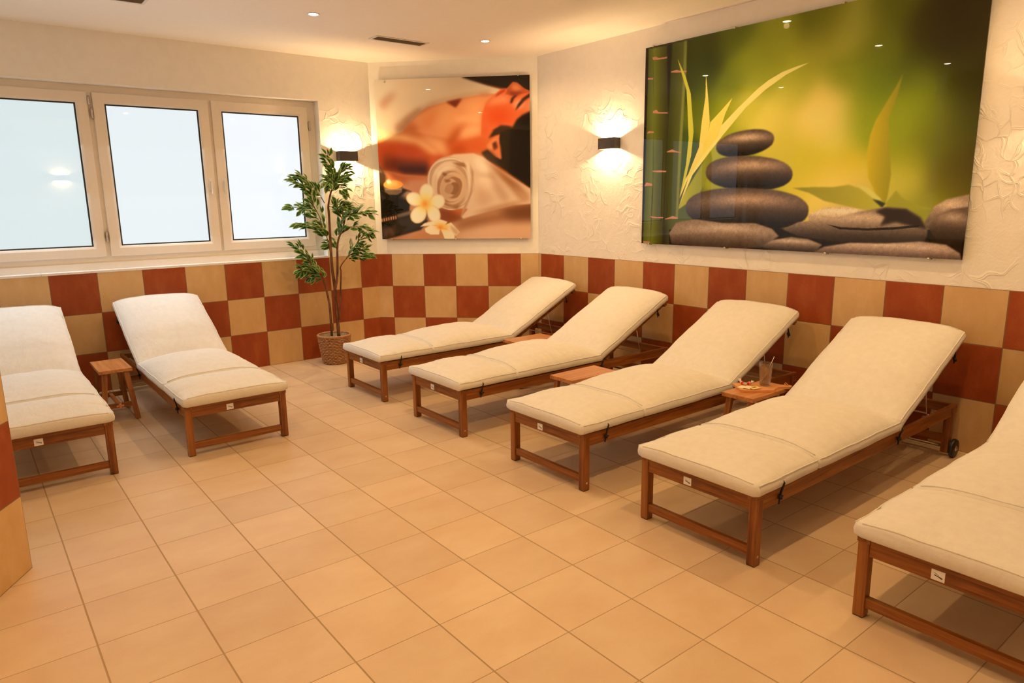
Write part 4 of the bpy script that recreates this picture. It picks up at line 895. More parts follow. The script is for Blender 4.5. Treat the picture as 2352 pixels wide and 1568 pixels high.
('poly',[(0.394,0.174),(0.397,0.166),(0.398,0.157),(0.398,0.148),(0.397,0.14),(0.395,0.132),(0.391,0.126),(0.387,0.12),(0.382,0.116),(0.376,0.113),(0.369,0.112),(0.362,0.112),(0.355,0.113),(0.348,0.117),(0.342,0.121),(0.336,0.127),(0.33,0.134),(0.326,0.141),(0.322,0.15),(0.32,0.158),(0.319,0.167),(0.319,0.176),(0.32,0.184),(0.322,0.192),(0.326,0.198),(0.33,0.204),(0.335,0.208),(0.341,0.211),(0.348,0.212),(0.355,0.212),(0.362,0.21),(0.368,0.207),(0.375,0.203),(0.381,0.197),(0.386,0.19),(0.391,0.183)],(248,210,156),6,None,None),
('poly',[(0.293,0.126),(0.286,0.119),(0.278,0.113),(0.269,0.108),(0.26,0.105),(0.25,0.103),(0.241,0.103),(0.232,0.104),(0.223,0.108),(0.216,0.112),(0.21,0.118),(0.205,0.125),(0.202,0.133),(0.2,0.142),(0.2,0.151),(0.201,0.16),(0.204,0.17),(0.209,0.179),(0.215,0.187),(0.222,0.194),(0.23,0.2),(0.239,0.205),(0.248,0.208),(0.258,0.21),(0.267,0.21),(0.276,0.208),(0.284,0.205),(0.291,0.201),(0.298,0.195),(0.303,0.188),(0.306,0.18),(0.308,0.171),(0.308,0.162),(0.306,0.152),(0.303,0.143),(0.299,0.134)],(226,170,112),2,None,None),
('poly',[(0.289,0.129),(0.283,0.123),(0.275,0.117),(0.267,0.113),(0.259,0.11),(0.251,0.108),(0.242,0.108),(0.234,0.11),(0.227,0.112),(0.22,0.117),(0.214,0.122),(0.21,0.128),(0.207,0.136),(0.205,0.143),(0.205,0.152),(0.206,0.16),(0.209,0.168),(0.213,0.176),(0.219,0.184),(0.225,0.19),(0.232,0.196),(0.24,0.2),(0.249,0.203),(0.257,0.204),(0.266,0.204),(0.274,0.203),(0.281,0.2),(0.288,0.196),(0.293,0.191),(0.298,0.185),(0.301,0.177),(0.302,0.169),(0.303,0.161),(0.301,0.153),(0.298,0.145),(0.294,0.137)],(248,210,156),6,None,None),
('poly',[(0.283,0.24),(0.279,0.233),(0.274,0.227),(0.267,0.222),(0.26,0.219),(0.252,0.216),(0.243,0.215),(0.233,0.215),(0.224,0.216),(0.215,0.219),(0.206,0.223),(0.198,0.228),(0.191,0.233),(0.185,0.24),(0.181,0.247),(0.178,0.255),(0.177,0.262),(0.177,0.27),(0.179,0.277),(0.183,0.283),(0.188,0.289),(0.194,0.294),(0.202,0.298),(0.21,0.3),(0.219,0.302),(0.229,0.302),(0.238,0.3),(0.247,0.298),(0.256,0.294),(0.264,0.289),(0.271,0.283),(0.277,0.276),(0.281,0.269),(0.284,0.262),(0.285,0.254),(0.285,0.247)],(226,170,112),2,None,None),
('poly',[(0.277,0.241),(0.274,0.236),(0.27,0.23),(0.264,0.226),(0.257,0.223),(0.25,0.22),(0.241,0.219),(0.233,0.219),(0.225,0.22),(0.216,0.223),(0.208,0.226),(0.201,0.231),(0.195,0.236),(0.19,0.242),(0.186,0.248),(0.183,0.255),(0.182,0.262),(0.183,0.269),(0.184,0.275),(0.188,0.281),(0.192,0.286),(0.198,0.29),(0.205,0.294),(0.212,0.296),(0.22,0.297),(0.229,0.297),(0.237,0.296),(0.246,0.294),(0.253,0.29),(0.261,0.286),(0.267,0.28),(0.272,0.275),(0.276,0.268),(0.278,0.261),(0.28,0.255),(0.279,0.248)],(248,210,156),6,None,None),
('poly',[(0.357,0.232),(0.356,0.222),(0.353,0.213),(0.349,0.204),(0.344,0.196),(0.337,0.189),(0.329,0.184),(0.32,0.18),(0.311,0.177),(0.302,0.176),(0.293,0.177),(0.284,0.18),(0.275,0.184),(0.268,0.19),(0.261,0.197),(0.256,0.205),(0.252,0.214),(0.25,0.223),(0.25,0.233),(0.251,0.243),(0.254,0.252),(0.258,0.261),(0.263,0.269),(0.27,0.276),(0.278,0.281),(0.287,0.285),(0.296,0.288),(0.305,0.289),(0.314,0.288),(0.323,0.285),(0.332,0.281),(0.339,0.275),(0.346,0.268),(0.351,0.26),(0.354,0.251),(0.357,0.242)],(250,194,92),22,None,None),
('poly',[(0.322,0.226),(0.322,0.222),(0.321,0.219),(0.319,0.215),(0.317,0.212),(0.314,0.21),(0.311,0.207),(0.308,0.206),(0.304,0.205),(0.3,0.205),(0.297,0.205),(0.293,0.206),(0.29,0.208),(0.287,0.21),(0.284,0.213),(0.282,0.216),(0.281,0.219),(0.28,0.223),(0.28,0.227),(0.28,0.23),(0.281,0.234),(0.283,0.237),(0.285,0.241),(0.288,0.243),(0.291,0.245),(0.294,0.247),(0.298,0.248),(0.302,0.248),(0.305,0.248),(0.309,0.247),(0.312,0.245),(0.315,0.243),(0.318,0.24),(0.32,0.237),(0.321,0.234),(0.322,0.23)],(244,132,44),12,None,None),
('poly',[(0.261,0.08),(0.293,0.104),(0.351,0.115),(0.391,0.091),(0.334,0.088)],(244,202,148),3,None,None),
('poly',[(0.292,0.068),(0.334,0.092),(0.399,0.08),(0.389,0.029),(0.332,0.029),(0.3,0.045)],(244,202,148),3,None,None),
('poly',[(0.351,0.115),(0.4,0.127),(0.448,0.111),(0.423,0.08),(0.382,0.088)],(244,202,148),3,None,None),
('poly',[(0.415,0.083),(0.472,0.107),(0.527,0.044),(0.503,0.02),(0.447,0.06)],(244,202,148),3,None,None),
('poly',[(0.402,0.064),(0.447,0.06),(0.495,0.036),(0.49,-0.007),(0.429,-0.007)],(244,202,148),3,None,None),
('poly',[(0.464,0.091),(0.504,0.067),(0.526,0.042),(0.504,0.022),(0.471,0.06)],(214,156,104),6,None,None),
('poly',[(0.459,0.071),(0.458,0.067),(0.455,0.064),(0.45,0.061),(0.444,0.059),(0.438,0.057),(0.43,0.056),(0.422,0.056),(0.413,0.057),(0.404,0.058),(0.395,0.06),(0.387,0.062),(0.379,0.065),(0.372,0.069),(0.366,0.073),(0.362,0.077),(0.359,0.081),(0.357,0.085),(0.357,0.089),(0.359,0.092),(0.362,0.095),(0.366,0.098),(0.372,0.1),(0.379,0.102),(0.387,0.103),(0.395,0.103),(0.404,0.102),(0.413,0.101),(0.422,0.099),(0.43,0.097),(0.438,0.094),(0.444,0.09),(0.45,0.087),(0.455,0.083),(0.458,0.079),(0.459,0.075)],(248,172,66),14,None,None),
('poly',[(0.416,0.076),(0.416,0.074),(0.415,0.072),(0.414,0.07),(0.412,0.069),(0.41,0.067),(0.407,0.066),(0.404,0.065),(0.401,0.065),(0.398,0.065),(0.395,0.065),(0.392,0.065),(0.389,0.066),(0.387,0.067),(0.385,0.069),(0.383,0.07),(0.382,0.072),(0.381,0.074),(0.381,0.076),(0.381,0.078),(0.382,0.08),(0.383,0.081),(0.385,0.083),(0.387,0.084),(0.39,0.085),(0.393,0.086),(0.396,0.087),(0.399,0.087),(0.402,0.087),(0.405,0.086),(0.408,0.085),(0.41,0.084),(0.412,0.083),(0.414,0.081),(0.415,0.079),(0.416,0.078)],(240,126,40),8,None,None)]


def print_material(name):
    t = NT(name)
    at = t.n('ShaderNodeAttribute', attribute_name='print')
    t.l(at.outputs['Color'], t.bsdf.inputs['Base Color'])
    b = t.bsdf
    b.inputs['Roughness'].default_value = 0.55
    b.inputs['Specular IOR Level'].default_value = 0.0
    b.inputs['Coat Weight'].default_value = 1.0
    b.inputs['Coat Roughness'].default_value = 0.0
    b.inputs['Coat IOR'].default_value = 1.45
    return t.m

def picture(name, w, h, spec, res, loc, rz, label, bolts, k=1.0):
    """acrylic print; local x along the wall (left to right), front face towards -y"""
    e = empty(name, loc, rz)
    tag(e, label, 'picture')
    nx, nz = res
    img = paint(spec, nx, nz) / 255.0
    li = np.where(img <= .04045, img / 12.92, ((img + .055) / 1.055) ** 2.4)
    li = np.clip(li / (np.array((1.0, 0.70, 0.47)) * k), .003, .9)
    X, Z = np.meshgrid(np.linspace(-w / 2, w / 2, nx), np.linspace(0, h, nz))
    co = np.stack([X.ravel(), np.full(nx * nz, -.008), Z.ravel()], 1)
    idx = np.arange(nx * nz).reshape(nz, nx)
    fa = np.stack([idx[:-1, :-1], idx[:-1, 1:], idx[1:, 1:], idx[1:, :-1]], -1).reshape(-1, 4)
    me = bpy.data.meshes.new('printed_face')
    me.vertices.add(len(co)); me.vertices.foreach_set('co', co.ravel())
    me.loops.add(fa.size); me.loops.foreach_set('vertex_index', fa.ravel().astype(np.int32))
    me.polygons.add(len(fa)); me.polygons.foreach_set('loop_start', np.arange(0, fa.size, 4, dtype=np.int32))
    me.update(calc_edges=True)
    at = me.color_attributes.new('print', 'FLOAT_COLOR', 'POINT')
    at.data.foreach_set('color', np.concatenate([li.reshape(-1, 3), np.ones((nx * nz, 1))], 1).ravel().astype(np.float32))
    me.materials.append(print_material(name + '_print'))
    f = bpy.data.objects.new('printed_face', me); COL.objects.link(f); f.parent = e
    b = MB(); b.box(-w / 2, w / 2, -.0078, 0, 0, h); b.build('acrylic_panel', M['panel_edge'], e)
    for bx, bz, out in bolts:
        q = MB()
        q.lathe([(.0001, -.014), (.007, -.014), (.009, -.011), (.009, .030), (.0001, .030)], 16, 0, (bx, 0, bz), 'y')
        q.build('standoff_bolt', M['steel'], e)
    return e
M['panel_edge'] = plain('panel_edge_dark', (0.03, 0.025, 0.02, 1), 0.3)
PW, PH = 7.27 * T, 4.64 * T
picture('stone_picture', PW, PH, ART_STONES, (860, 550), (XR - .030, -5.63 * T, 3.432 * T), -math.pi / 2,
        'large green picture of stacked black stones, bamboo and leaves on the right wall',
        [(x, z, 0) for x in (-PW / 2 + .075, -PW / 2 + .82, PW / 2 - .82, PW / 2 - .18) for z in (-.004, PH + .004)], 0.80)
QW, QH = 4.56 * T, 4.62 * T
a0 = 0.215 * T + QW / 2
picture('massage_picture', QW, QH, ART_SPA, (560, 568),
        (CX + a0 * math.cos(ang) - .030 * s2, CY + a0 * math.sin(ang) - .030 * s2, 3.42 * T), ang,
        'orange picture of a lying woman with rolled towel and white flowers on the corner wall',
        [(-QW / 2 + .10, QH - .02, 0), (QW / 2 - .11, QH + .004, 0), (-QW / 2 + .10, -.004, 0), (0.0, -.004, 0), (QW / 2 - .10, -.004, 0)])

# --------------------------------------------------------------------------
# sun lounger
# --------------------------------------------------------------------------
HW = 0.311                    # half width of the frame
BA = math.radians(27.0)       # slope of the backrest
HX, HZ = 1.275, 0.312         # its hinge
def back(s, y, z):
    """point of the raised part: s along the slope from the hinge, z off it"""
    return (HX + s * math.cos(BA) - z * math.sin(BA), y, HZ + s * math.sin(BA) + z * math.cos(BA))
MBK = Matrix(((math.cos(BA), 0, -math.sin(BA), HX), (0, 1, 0, 0), (math.sin(BA), 0, math.cos(BA), HZ), (0, 0, 0, 1)))

def fbm(x, y, z):
    return noise.noise(Vector((x, y, z))) + .5 * noise.noise(Vector((2.1 * x, 2.1 * y, 2.1 * z + 5)))

def pillow(s0, s1, zb, he, crown, prof, seed, pin=(), A=0.322):
    """one stuffed section of the cushion; returns verts, faces and the run of its upper edges"""
    NS, NWD = 46, 22
    rows, eL, eR, cross = [], [], [], []
    for i in range(NS + 1):
        q = i / NS
        s = s0 + (s1 - s0) * q
        e = min(s - s0, s1 - s)
        rnd = min(1.0, e / .013); rr = math.sqrt(max(0.0, 1 - (1 - rnd) ** 2))     # rounded ends
        hgt = he * (.66 + .34 * rr)
        zlo = zb + he * .16 * (1 - rr)
        pinch = sum(math.exp(-((s - p) / .016) ** 2) for p in pin)
        a = A - .010 * (1 - rr) - .0015 * pinch + .0035 * fbm(s * 5, seed, 1.3)
        cr = crown * prof(q)
        he2 = hgt + .004 * fbm(s * 6, seed, 8.8)
        row = []
        for j in range(NWD + 1):               # top from -y to +y
            w = -1 + 2 * j / NWD
            w = math.copysign(abs(w) ** .85, w)
            dome = (1 - abs(w) ** 3.2) ** .85
            z = zlo + he2 + cr * dome - .014 * pinch * max(0.0, abs(w) - .72) / .28 * (1 if w < 0 else .45)
            z += .0045 * fbm(s * 7 + seed, w * 2.2, seed) * dome
            edge = max(0.0, abs(w) - .45) / .55
            z += .0050 * edge * (1 - abs(w) ** 8) * math.sin(s * 120 + 4 * fbm(s * 9, w, seed)) * (.25 + pinch + .5 * max(0, 1 - e / .12))
            row.append((s, a * w, z))
        side = [(s, a + .006, zlo + he2 * .55), (s, a + .002, zlo + he2 * .16)]
        bot = [(s, a * .93, zlo), (s, 0, zlo + .001), (s, -a * .93, zlo)]
        side2 = [(s, -a - .002, zlo + he2 * .16), (s, -a - .006, zlo + he2 * .55)]
        rows.append(row + side + bot + side2)
        if i in (1, NS - 1): cross.append([(p[0], p[1], p[2] + .0005) for p in row])
        eR.append((s, -a, zlo + he2)); eL.append((s, a, zlo + he2))
    m = len(rows[0])
    vs = [p for r in rows for p in r]
    fs = []
    for i in range(NS):
        for k in range(m):
            k2 = (k + 1) % m
            fs.append((i * m + k, i * m + k2, (i + 1) * m + k2, (i + 1) * m + k))
    fs.append(tuple(range(m))[::-1]); fs.append(tuple(NS * m + k for k in range(m)))
    return vs, fs, eL, eR, cross

def make_lounger():
    root = empty('sun_lounger')
    B = .003
    # --- wooden frame
    for s in (1, -1):
        y0, y1 = (HW - .040, HW) if s > 0 else (-HW, -HW + .040)
        q = MB(); q.box(.004, .046, y0, y1, .004, .296, B); lg = q.build('leg', M['wz'], root)
        MB().box(.006, .044, y0 + .002, y1 - .002, 0, .005).build('foot_pad', M['black'], lg)
        q = MB()
        yo = s * HW
        q.lathe([(.0001, .0015), (.004, .0015), (.006, .0005), (.006, -.002)] if s < 0 else [(.0001, .0015), (.004, .0015), (.006, .0005), (.006, -.002)], 14, 0, (.026, 0, .043), 'y')
        for i_, p in enumerate(q.v): q.v[i_] = (p[0], s * (p[1] + HW), p[2])
        q.build('bolt_cap', M['steel'], lg)
        q = MB(); q.box(1.985, 2.030, y0, y1, .022, .296, B); lg = q.build('leg', M['wz'], root)
        # wheel outside the rear leg
        wr = MB()
        yc = s * (HW + .022)
        pr = [(.016, -.013), (.046, -.013), (.053, -.010), (.055, -.004), (.055, .004), (.053, .010), (.046, .013), (.034, .009), (.016, .010), (.016, -.013)]
        wr.lathe(pr, 36, 0, (2.010, yc, .055), 'y')
        wh = wr.build('wheel', M['black'], root)
        hb = MB(); hb.lathe([(.0001, .020), (.010, .020), (.013, .015), (.018, .012), (.018, -.012), (.0001, -.012)], 20, 0, (0, 0, 0), 'y')
        hb.v = [(p[0] + 2.010, s * p[1] + yc, p[2] + .055) for p in hb.v]
        hb.build('wheel_hub', M['steel'], wh)
        # side rail
        q = MB()
        yr0, yr1 = (HW - .024, HW - .002) if s > 0 else (-HW + .002, -HW + .024)
        q.box(.046, 2.070, yr0, yr1, .246, .311, B)
        q.box(.046, 2.05, yr0 + (-.012 if s > 0 else .022), yr1 + (-.022 if s > 0 else .012), .262, .290, .002)
        q.build('side_rail', M['wx'], root)
    for s in (1, -1):
        ya, yb = sorted((s * (HW - .045), s * (HW + .002)))
        MB().box(-.002, .058, ya, yb, .296, .315, B).build('corner_block', M['wx'], root)
    q = MB(); q.box(.000, .058, -HW + .046, HW - .046, .297, .315, B); q.build('end_slat', M['wy'], root)
    q = MB(); q.box(.008, .032, -HW + .040, HW - .040, .246, .297, B); fr = q.build('front_rail', M['wy'], root)
    q = MB(); q.box(.010, .034, -HW + .040, HW - .040, .042, .082, B); q.build('stretcher', M['wy'], root)
    q = MB(); q.box(1.995, 2.022, -HW + .040, HW - .040, .080, .125, B); q.build('stretcher', M['wy'], root)
    q = MB(); q.box(2.046, 2.072, -HW + .024, HW - .024, .250, .306, B); q.build('rear_rail', M['wy'], root)
    q = MB(); q.tube([(2.010, -HW - .012, .055), (2.010, HW + .012, .055)], .007, 10); q.build('axle', M['steel'], root)
    q = MB()
    x = .066
    while x < 1.20:
        q.box(x, x + .068, -HW + .026, HW - .026, .296, .310, .002); x += .082
    q.build('seat_slat', M['wy'], root)
    # --- maker's sticker on the front rail
    yc = .045
    q = MB(); q.box(.0068, .0082, yc - .021, yc + .021, .253, .290); stc = q.build('sticker', M['sticker'], root)
    tag(stc, 'white sticker with a small black line mark')
    q = MB()
    q.prism([(-.012, -.001), (.010, -.006), (.012, -.003), (-.011, .0015)], 0, .0006)
    q.prism([(.006, -.006), (.014, -.0085), (.014, -.004), (.009, -.003)], 0, .0006)
    q.prism([(-.012, .008), (.002, .001), (.003, .0018), (-.011, .0088)], 0, .0005)
    q.v = [(.0066 - p[2], yc - p[0], .271 + p[1]) for p in q.v]
    q.build('sticker_mark', M['ink'], stc)
    # --- raised back frame
    q = MB()
    for s in (1, -1):
        q.box(0.0, .845, s * (HW - .046) - .012, s * (HW - .046) + .012, -.040, -.006, B, MBK)
    x = .02
    while x < .80:
        q.box(x, x + .062, -HW + .02, HW - .02, -.007, .004, .002, MBK); x += .078
    q.box(.815, .848, -HW + .012, HW - .012, -.036, .004, B, MBK)
    q.build('backrest_frame', M['wy'], root)
    # support bar and the notched metal brackets it rests in
    pa, pb = back(.50, HW - .065, -.03), back(.50, -HW + .065, -.03)
    q = MB()
    q.tube([pa, (1.80, HW - .065, .292), (1.80, -HW + .065, .292), pb], .005, 8)
    q.build('support_bar', M['steel'], root)
    for s in (1, -1):
        q = MB()
        ys = s * (HW - .030)
        q.box(1.66, 1.90, ys - .003, ys + .003, .268, .300, .001)
        for k_ in range(4):
            q.lathe([(.0001, -.008), (.011, -.008), (.013, 0), (.011, .008), (.0001, .008)], 12, 0, (1.69 + k_ * .055, ys - s * .008, .292), 'y')
        q.build('ratchet_bracket', M['steel'], root)
    # --- cushion
    c = MB(); edges = []
    flat = lambda p: p
    def swell(e0, e1, c0, pw):          # height of the stuffing along a section: e0, e1 at its two ends
        return lambda q_: (e0 + (1 - e0) * (1 - (abs(q_ - c0) / c0) ** pw)) if q_ < c0 else (e1 + (1 - e1) * (1 - (abs(q_ - c0) / (1 - c0)) ** pw))
    secs = [(-.020, .461, swell(.15, .62, .62, 2.4), 0, .052, (.168,), flat),
            (.453, 1.296, swell(.42, .22, .60, 2.4), 1, .088, (), flat)]
    for s0, s1, pf, sd, cr, pin, tf in secs:
        vs, fs, eL, eR, cx_ = pillow(s0, s1, .3155, .053, cr, pf, sd * 3.7 + 1, pin)
        c.add(vs, fs, 0, True); edges += [eL, eR] + cx_
    vs, fs, eL, eR, cx_ = pillow(.002, .866, .005, .052, .074, swell(.14, .46, .52, 2.6), 9.1, (.70,))
    bk = lambda p: tuple(MBK @ Vector(p))
    c.add([bk(p) for p in vs], fs, 0, True); edges += [[bk(p) for p in e_] for e_ in [eL, eR] + cx_]
    cu = c.build('cushion', M['fabric'], root)
    for e in edges:
        q = MB(); q.tube(e[1:-1], .0030, 6); q.build('seam_piping', M['piping'], cu)
    # black tie straps with toggles
    for s in (1, -1):
        y = s * (HW + .004)
        for sx, zt in ((.168, .352), (1.290, .335)):
            q = MB()
            q.tube([(sx, s * .322, zt - .004), (sx, y + s * .014, zt - .012), (sx - .004, y + s * .004, .300), (sx - .010, y + s * .003, .275), (sx - .016, y + s * .003, .246)], [.003, .004, .005, .004, .003], 6)
            q.tube([(sx - .008, y + s * .004, .284), (sx - .011, y + s * .005, .268)], .010, 8)
            q.bar((sx - .022, y + s * .004, .284), (sx + .010, y + s * .004, .276), .008, .008, .002)
            q.build('tie_strap', M['strap'], cu)
        q = MB()
        q.tube([back(.70, s * .320, .036), back(.702, y + s * .008, .010), back(.705, y + s * .003, -.030), back(.69, y, -.055)], [.003, .005, .005, .003], 6)
        q.tube([back(.700, y + s * .004, -.020), back(.700, y + s * .004, -.042)], .010, 8)
        q.build('tie_strap', M['strap'], cu)
    return root

proto = make_lounger()
HP = math.pi / 2
GR = 'wooden sun loungers set out around the room'
SPOTS = [
    (6.670, 1.080, 0, 'beige-cushioned wooden lounger nearest the potted plant, farthest along the right wall'),
    (6.665, -2.150, 0, 'second beige-cushioned wooden lounger from the potted plant along the right wall'),
    (6.670, -5.536, 0, 'beige-cushioned wooden lounger just left of the stool with the water glass'),
    (6.675, -8.577, 0, 'beige-cushioned wooden lounger just right of the stool with the water glass, black wheel showing'),
    (6.640, -11.690, 0, 'beige-cushioned wooden lounger cut off by the right edge of the photo'),
    (3.180, -0.700, HP, 'pale-cushioned wooden lounger under the windows, right of the small empty stool'),
    (0.155, -0.720, HP, 'pale-cushioned wooden lounger half hidden by the tiled wall end at the left edge'),
]
for i, (x, y, rz, lb) in enumerate(SPOTS):
    o = proto if i == 0 else copy_tree(proto)
    o.location = (x * T, y * T, 0); o.rotation_euler = (0, 0, rz)
    tag(o, lb, 'sun lounger', GR)

# --------------------------------------------------------------------------
# stools
# --------------------------------------------------------------------------
def make_stool():
    """local x along the top, 0.41 x 0.21 m, 0.383 m high"""
    root = empty('wooden_stool')
    L, W, Hh = .205, .105, .383
    q = MB(); q.box(-L, L, -W, W, Hh - .024, Hh, .003); q.build('stool_top', M['stool_x'], root)
    for sx in (1, -1):
        for sy in (1, -1):
            q = MB()
            q.bar((sx * (L - .035), sy * .068, Hh - .024), (sx * (L - .012), sy * .105, 0.006), .034, .026, .002, up=(1, 0, 0))
            zmin = min(p[2] for p in q.v)
            q.v = [(p[0], p[1], max(p[2], 0.0)) for p in q.v]
            q.build('leg', M['stool_z'], root)
        q = MB(); q.bar((sx * (L - .020), -.100, .118), (sx * (L - .020), .100, .118), .020, .034, .002); q.build('cross_bar', M['wy'], root)
    q = MB(); q.box(-L - .004, L + .004, -.011, .011, .106, .130, .002); st = q.build('stretcher', M['stool_x'], root)
    for sx in (1, -1):
        q = MB()
        q.box(sx * (L + .004) - .007, sx * (L + .004) + .007, -.024, .024, .112, .124, .002)
        q.box(sx * (L + .008) - .005, sx * (L + .008) + .005, -.006, .006, .100, .138, .002)
        q.build('wedge_peg', M['board'], st)
    return root
stool = make_stool()
STOOLS = [
    (1.70, 3.175, HP, 'small wooden stool with empty pale top standing between the two loungers by the windows'),
    (10.38, -0.72, 0, 'wooden stool mostly hidden between the first two right-wall loungers, its orange top showing'),
    (8.90, -4.165, 0, 'wooden stool almost hidden behind the middle right-wall lounger, only a top edge showing'),
    (10.385, -7.115, 0, 'wooden stool carrying the serving board and water glass'),
]
for i, (x, y, rz, lb) in enumerate(STOOLS):
    o = stool if i == 0 else copy_tree(stool)
    o.location = (x * T, y * T, 0); o.rotation_euler = (0, 0, rz)
    tag(o, lb, 'stool', 'wooden stools between loungers')

# --------------------------------------------------------------------------
# the tray on the stool
# --------------------------------------------------------------------------
ZT = .383
BX, BY = 10.42 * T, -7.07 * T
q = MB()
half = [(-.118, .0), (-.118, .072), (-.100, .090), (.075, .090), (.098, .052), (.118, .030), (.200, .022), (.214, .012), (.214, 0)]
poly = [(x, -y) for x, y in half] + [(x, y) for x, y in half[::-1] if y > 0]
poly = [p for i, p in enumerate(poly) if i == 0 or p != poly[i - 1]]
q.prism(poly, 0, .014, 0, .002)
brd = empty('serving_board', (BX, BY, ZT), math.radians(-38))
q.build('board', M['board'], brd)
q = MB()
q.tube([(.196 + .0, .0, .012), (.190, .004, .022), (.180, .010, .030), (.172, .006, .026), (.178, -.004, .018), (.196, -.002, .014)], .0022, 6)
q.build('hanging_cord', M['board'], brd)
tag(brd, 'small wooden serving board with handle lying on the stool', 'serving board')
ZB = ZT + .014
def onboard(x, y):
    c, s = math.cos(math.radians(-38)), math.sin(math.radians(-38))
    return BX + x * c - y * s, BY + x * s + y * c

def glass_material(name, clear, ior):
    t = NT(name)
    tr = t.n('ShaderNodeBsdfTransparent'); tr.inputs['Color'].default_value = (.97, .97, .96, 1)
    g = t.n('ShaderNodeBsdfGlass'); g.inputs['IOR'].default_value = ior; g.inputs['Roughness'].default_value = 0.0
    mx = t.n('ShaderNodeMixShader'); mx.inputs[0].default_value = 1 - clear
    t.l(tr.outputs[0], mx.inputs[1]); t.l(g.outputs[0], mx.inputs[2]); t.l(mx.outputs[0], t.out.inputs[0])
    return t.m
M['glass'] = glass_material('clear_glass', .62, 1.45)
M['water'] = glass_material('water', .70, 1.33)
gx, gy = 10.60 * T, -7.13 * T
gl = empty('drinking_glass', (gx, gy, ZB))
q = MB()
q.lathe([(.0001, 0), (.030, 0), (.0315, .003), (.0405, .138), (.0398, .1395), (.0388, .138), (.0296, .010), (.0001, .009)], 40)
q.build('glass_body', M['glass'], gl)
q = MB(); q.lathe([(.0001, .0095), (.0299, .0095), (.0371, .106), (.0001, .106)], 40); q.build('water', M['water'], gl)
tag(gl, 'tall clear glass of water on the serving board', 'glass')
sp = empty('long_spoon', (gx, gy, ZB))
q = MB()
q.tube([(-.016, .011, .016), (.036, -.028, .172)], .0014, 8)
q.lathe([(.0001, .0035), (.0025, .0025), (.0035, 0), (.0025, -.0025), (.0001, -.0035)], 10, 0, (.0363, -.0282, .173))
q.build('spoon_handle', M['steel'], sp)
q = MB()
q.lathe([(.0001, .014), (.005, .012), (.008, .006), (.009, 0), (.0075, -.007), (.0001, -.012)], 14, 0, (0, 0, 0))
q.v = [(-.015 + p[0] * .9, .011 + p[1] * .35, .0235 + p[2]) for p in q.v]
q.build('spoon_bowl', M['steel'], sp)
tag(sp, 'thin long-handled spoon standing in the water glass', 'spoon')

M['red'] = plain('red_wrapper', (.72, .02, .02, 1), .3)
M['wrap'] = plain('white_wrapper', (.85, .78, .74, 1), .35)
def candy(loc, rz, tilt, label):
    e = empty('wrapped_sweet', loc, rz)
    q = MB(); q.lathe([(.0001, -.015), (.006, -.013), (.0095, -.006), (.010, 0), (.0095, .006), (.006, .013), (.0001, .015)], 14, 0, (0, 0, .0095), 'x'); q.build('sweet_body', M['red'], e)
    q = MB(); q.lathe([(.0102, -.003), (.0104, 0), (.0102, .003)], 14, 0, (0, 0, .0095), 'x'); q.build('wrapper_band', M['wrap'], e)
    for s in (1, -1):
        q = MB()
        vs, fs = [], []
        for k in range(9):
            a = (k - 4) / 4
            vs += [(s * .012, a * .004, .0095 + .001 * (-1) ** k), (s * .028, a * .013, .0105 + .003 * (-1) ** k + (tilt * .018 if s > 0 else .002))]
        for k in range(8): fs.append((2 * k, 2 * k + 1, 2 * k + 3, 2 * k + 2))
        n_ = len(vs)
        vs += [(x, y, z - .0006) for x, y, z in vs]
        fs += [tuple(i + n_ for i in f[::-1]) for f in fs]
        q.add(vs, fs)
        q.build('wrapper_twist', M['wrap'], e)
    tag(e, label, 'sweet', 'wrapped sweets on the board')
x, y = onboard(-.070, .052); candy((x, y, ZB), math.radians(70), 1, 'red wrapped sweet with upright twist, left one on the serving board')
x, y = onboard(-.032, .036); candy((x, y, ZB), math.radians(-20), .6, 'red wrapped sweet lying nearer the water glass')

M['packet'] = plain('cream_packet', (.82, .76, .55, 1), .5)
M['packet_y'] = plain('yellow_packet', (.86, .55, .06, 1), .4)
M['packet_g'] = plain('dark_packet_print', (.16, .13, .03, 1), .5)
def packet(loc, rz, tilt, kind, label):
    e = empty('tea_packet', loc, rz)
    mt = Matrix.Rotation(tilt, 4, 'X')
    q = MB(); q.box(-.030, .030, -.020, .020, 0, .0025, .001, mt); q.build('envelope', M['packet'], e)
    if kind == 'label':
        q = MB(); q.box(-.025, .025, -.016, .016, .0025, .0029, 0, mt); q.build('yellow_print', M['packet_y'], e)
        q = MB(); q.box(-.014, .014, -.003, .010, .0029, .0032, 0, mt); q.build('dark_print', M['packet_g'], e)
    elif kind == 'stripe':
        q = MB(); q.box(-.027, -.020, -.018, .018, .0025, .0029, 0, mt); q.build('yellow_print', M['packet_y'], e)
    tag(e, label, 'packet', 'paper packets on the board')
x, y = onboard(-.090, -.020); packet((x, y, ZB), math.radians(0), 0.0, 'stripe', 'leftmost cream paper packet on the serving board')
x, y = onboard(-.062, -.040); packet((x, y, ZB + .003), math.radians(12), 0.03, 'plain', 'cream paper packet in the middle of the overlapping three')
x, y = onboard(-.030, -.058); packet((x, y, ZB + .006), math.radians(-12), 0.05, 'label', 'yellow-printed paper packet on top, nearest the water glass')

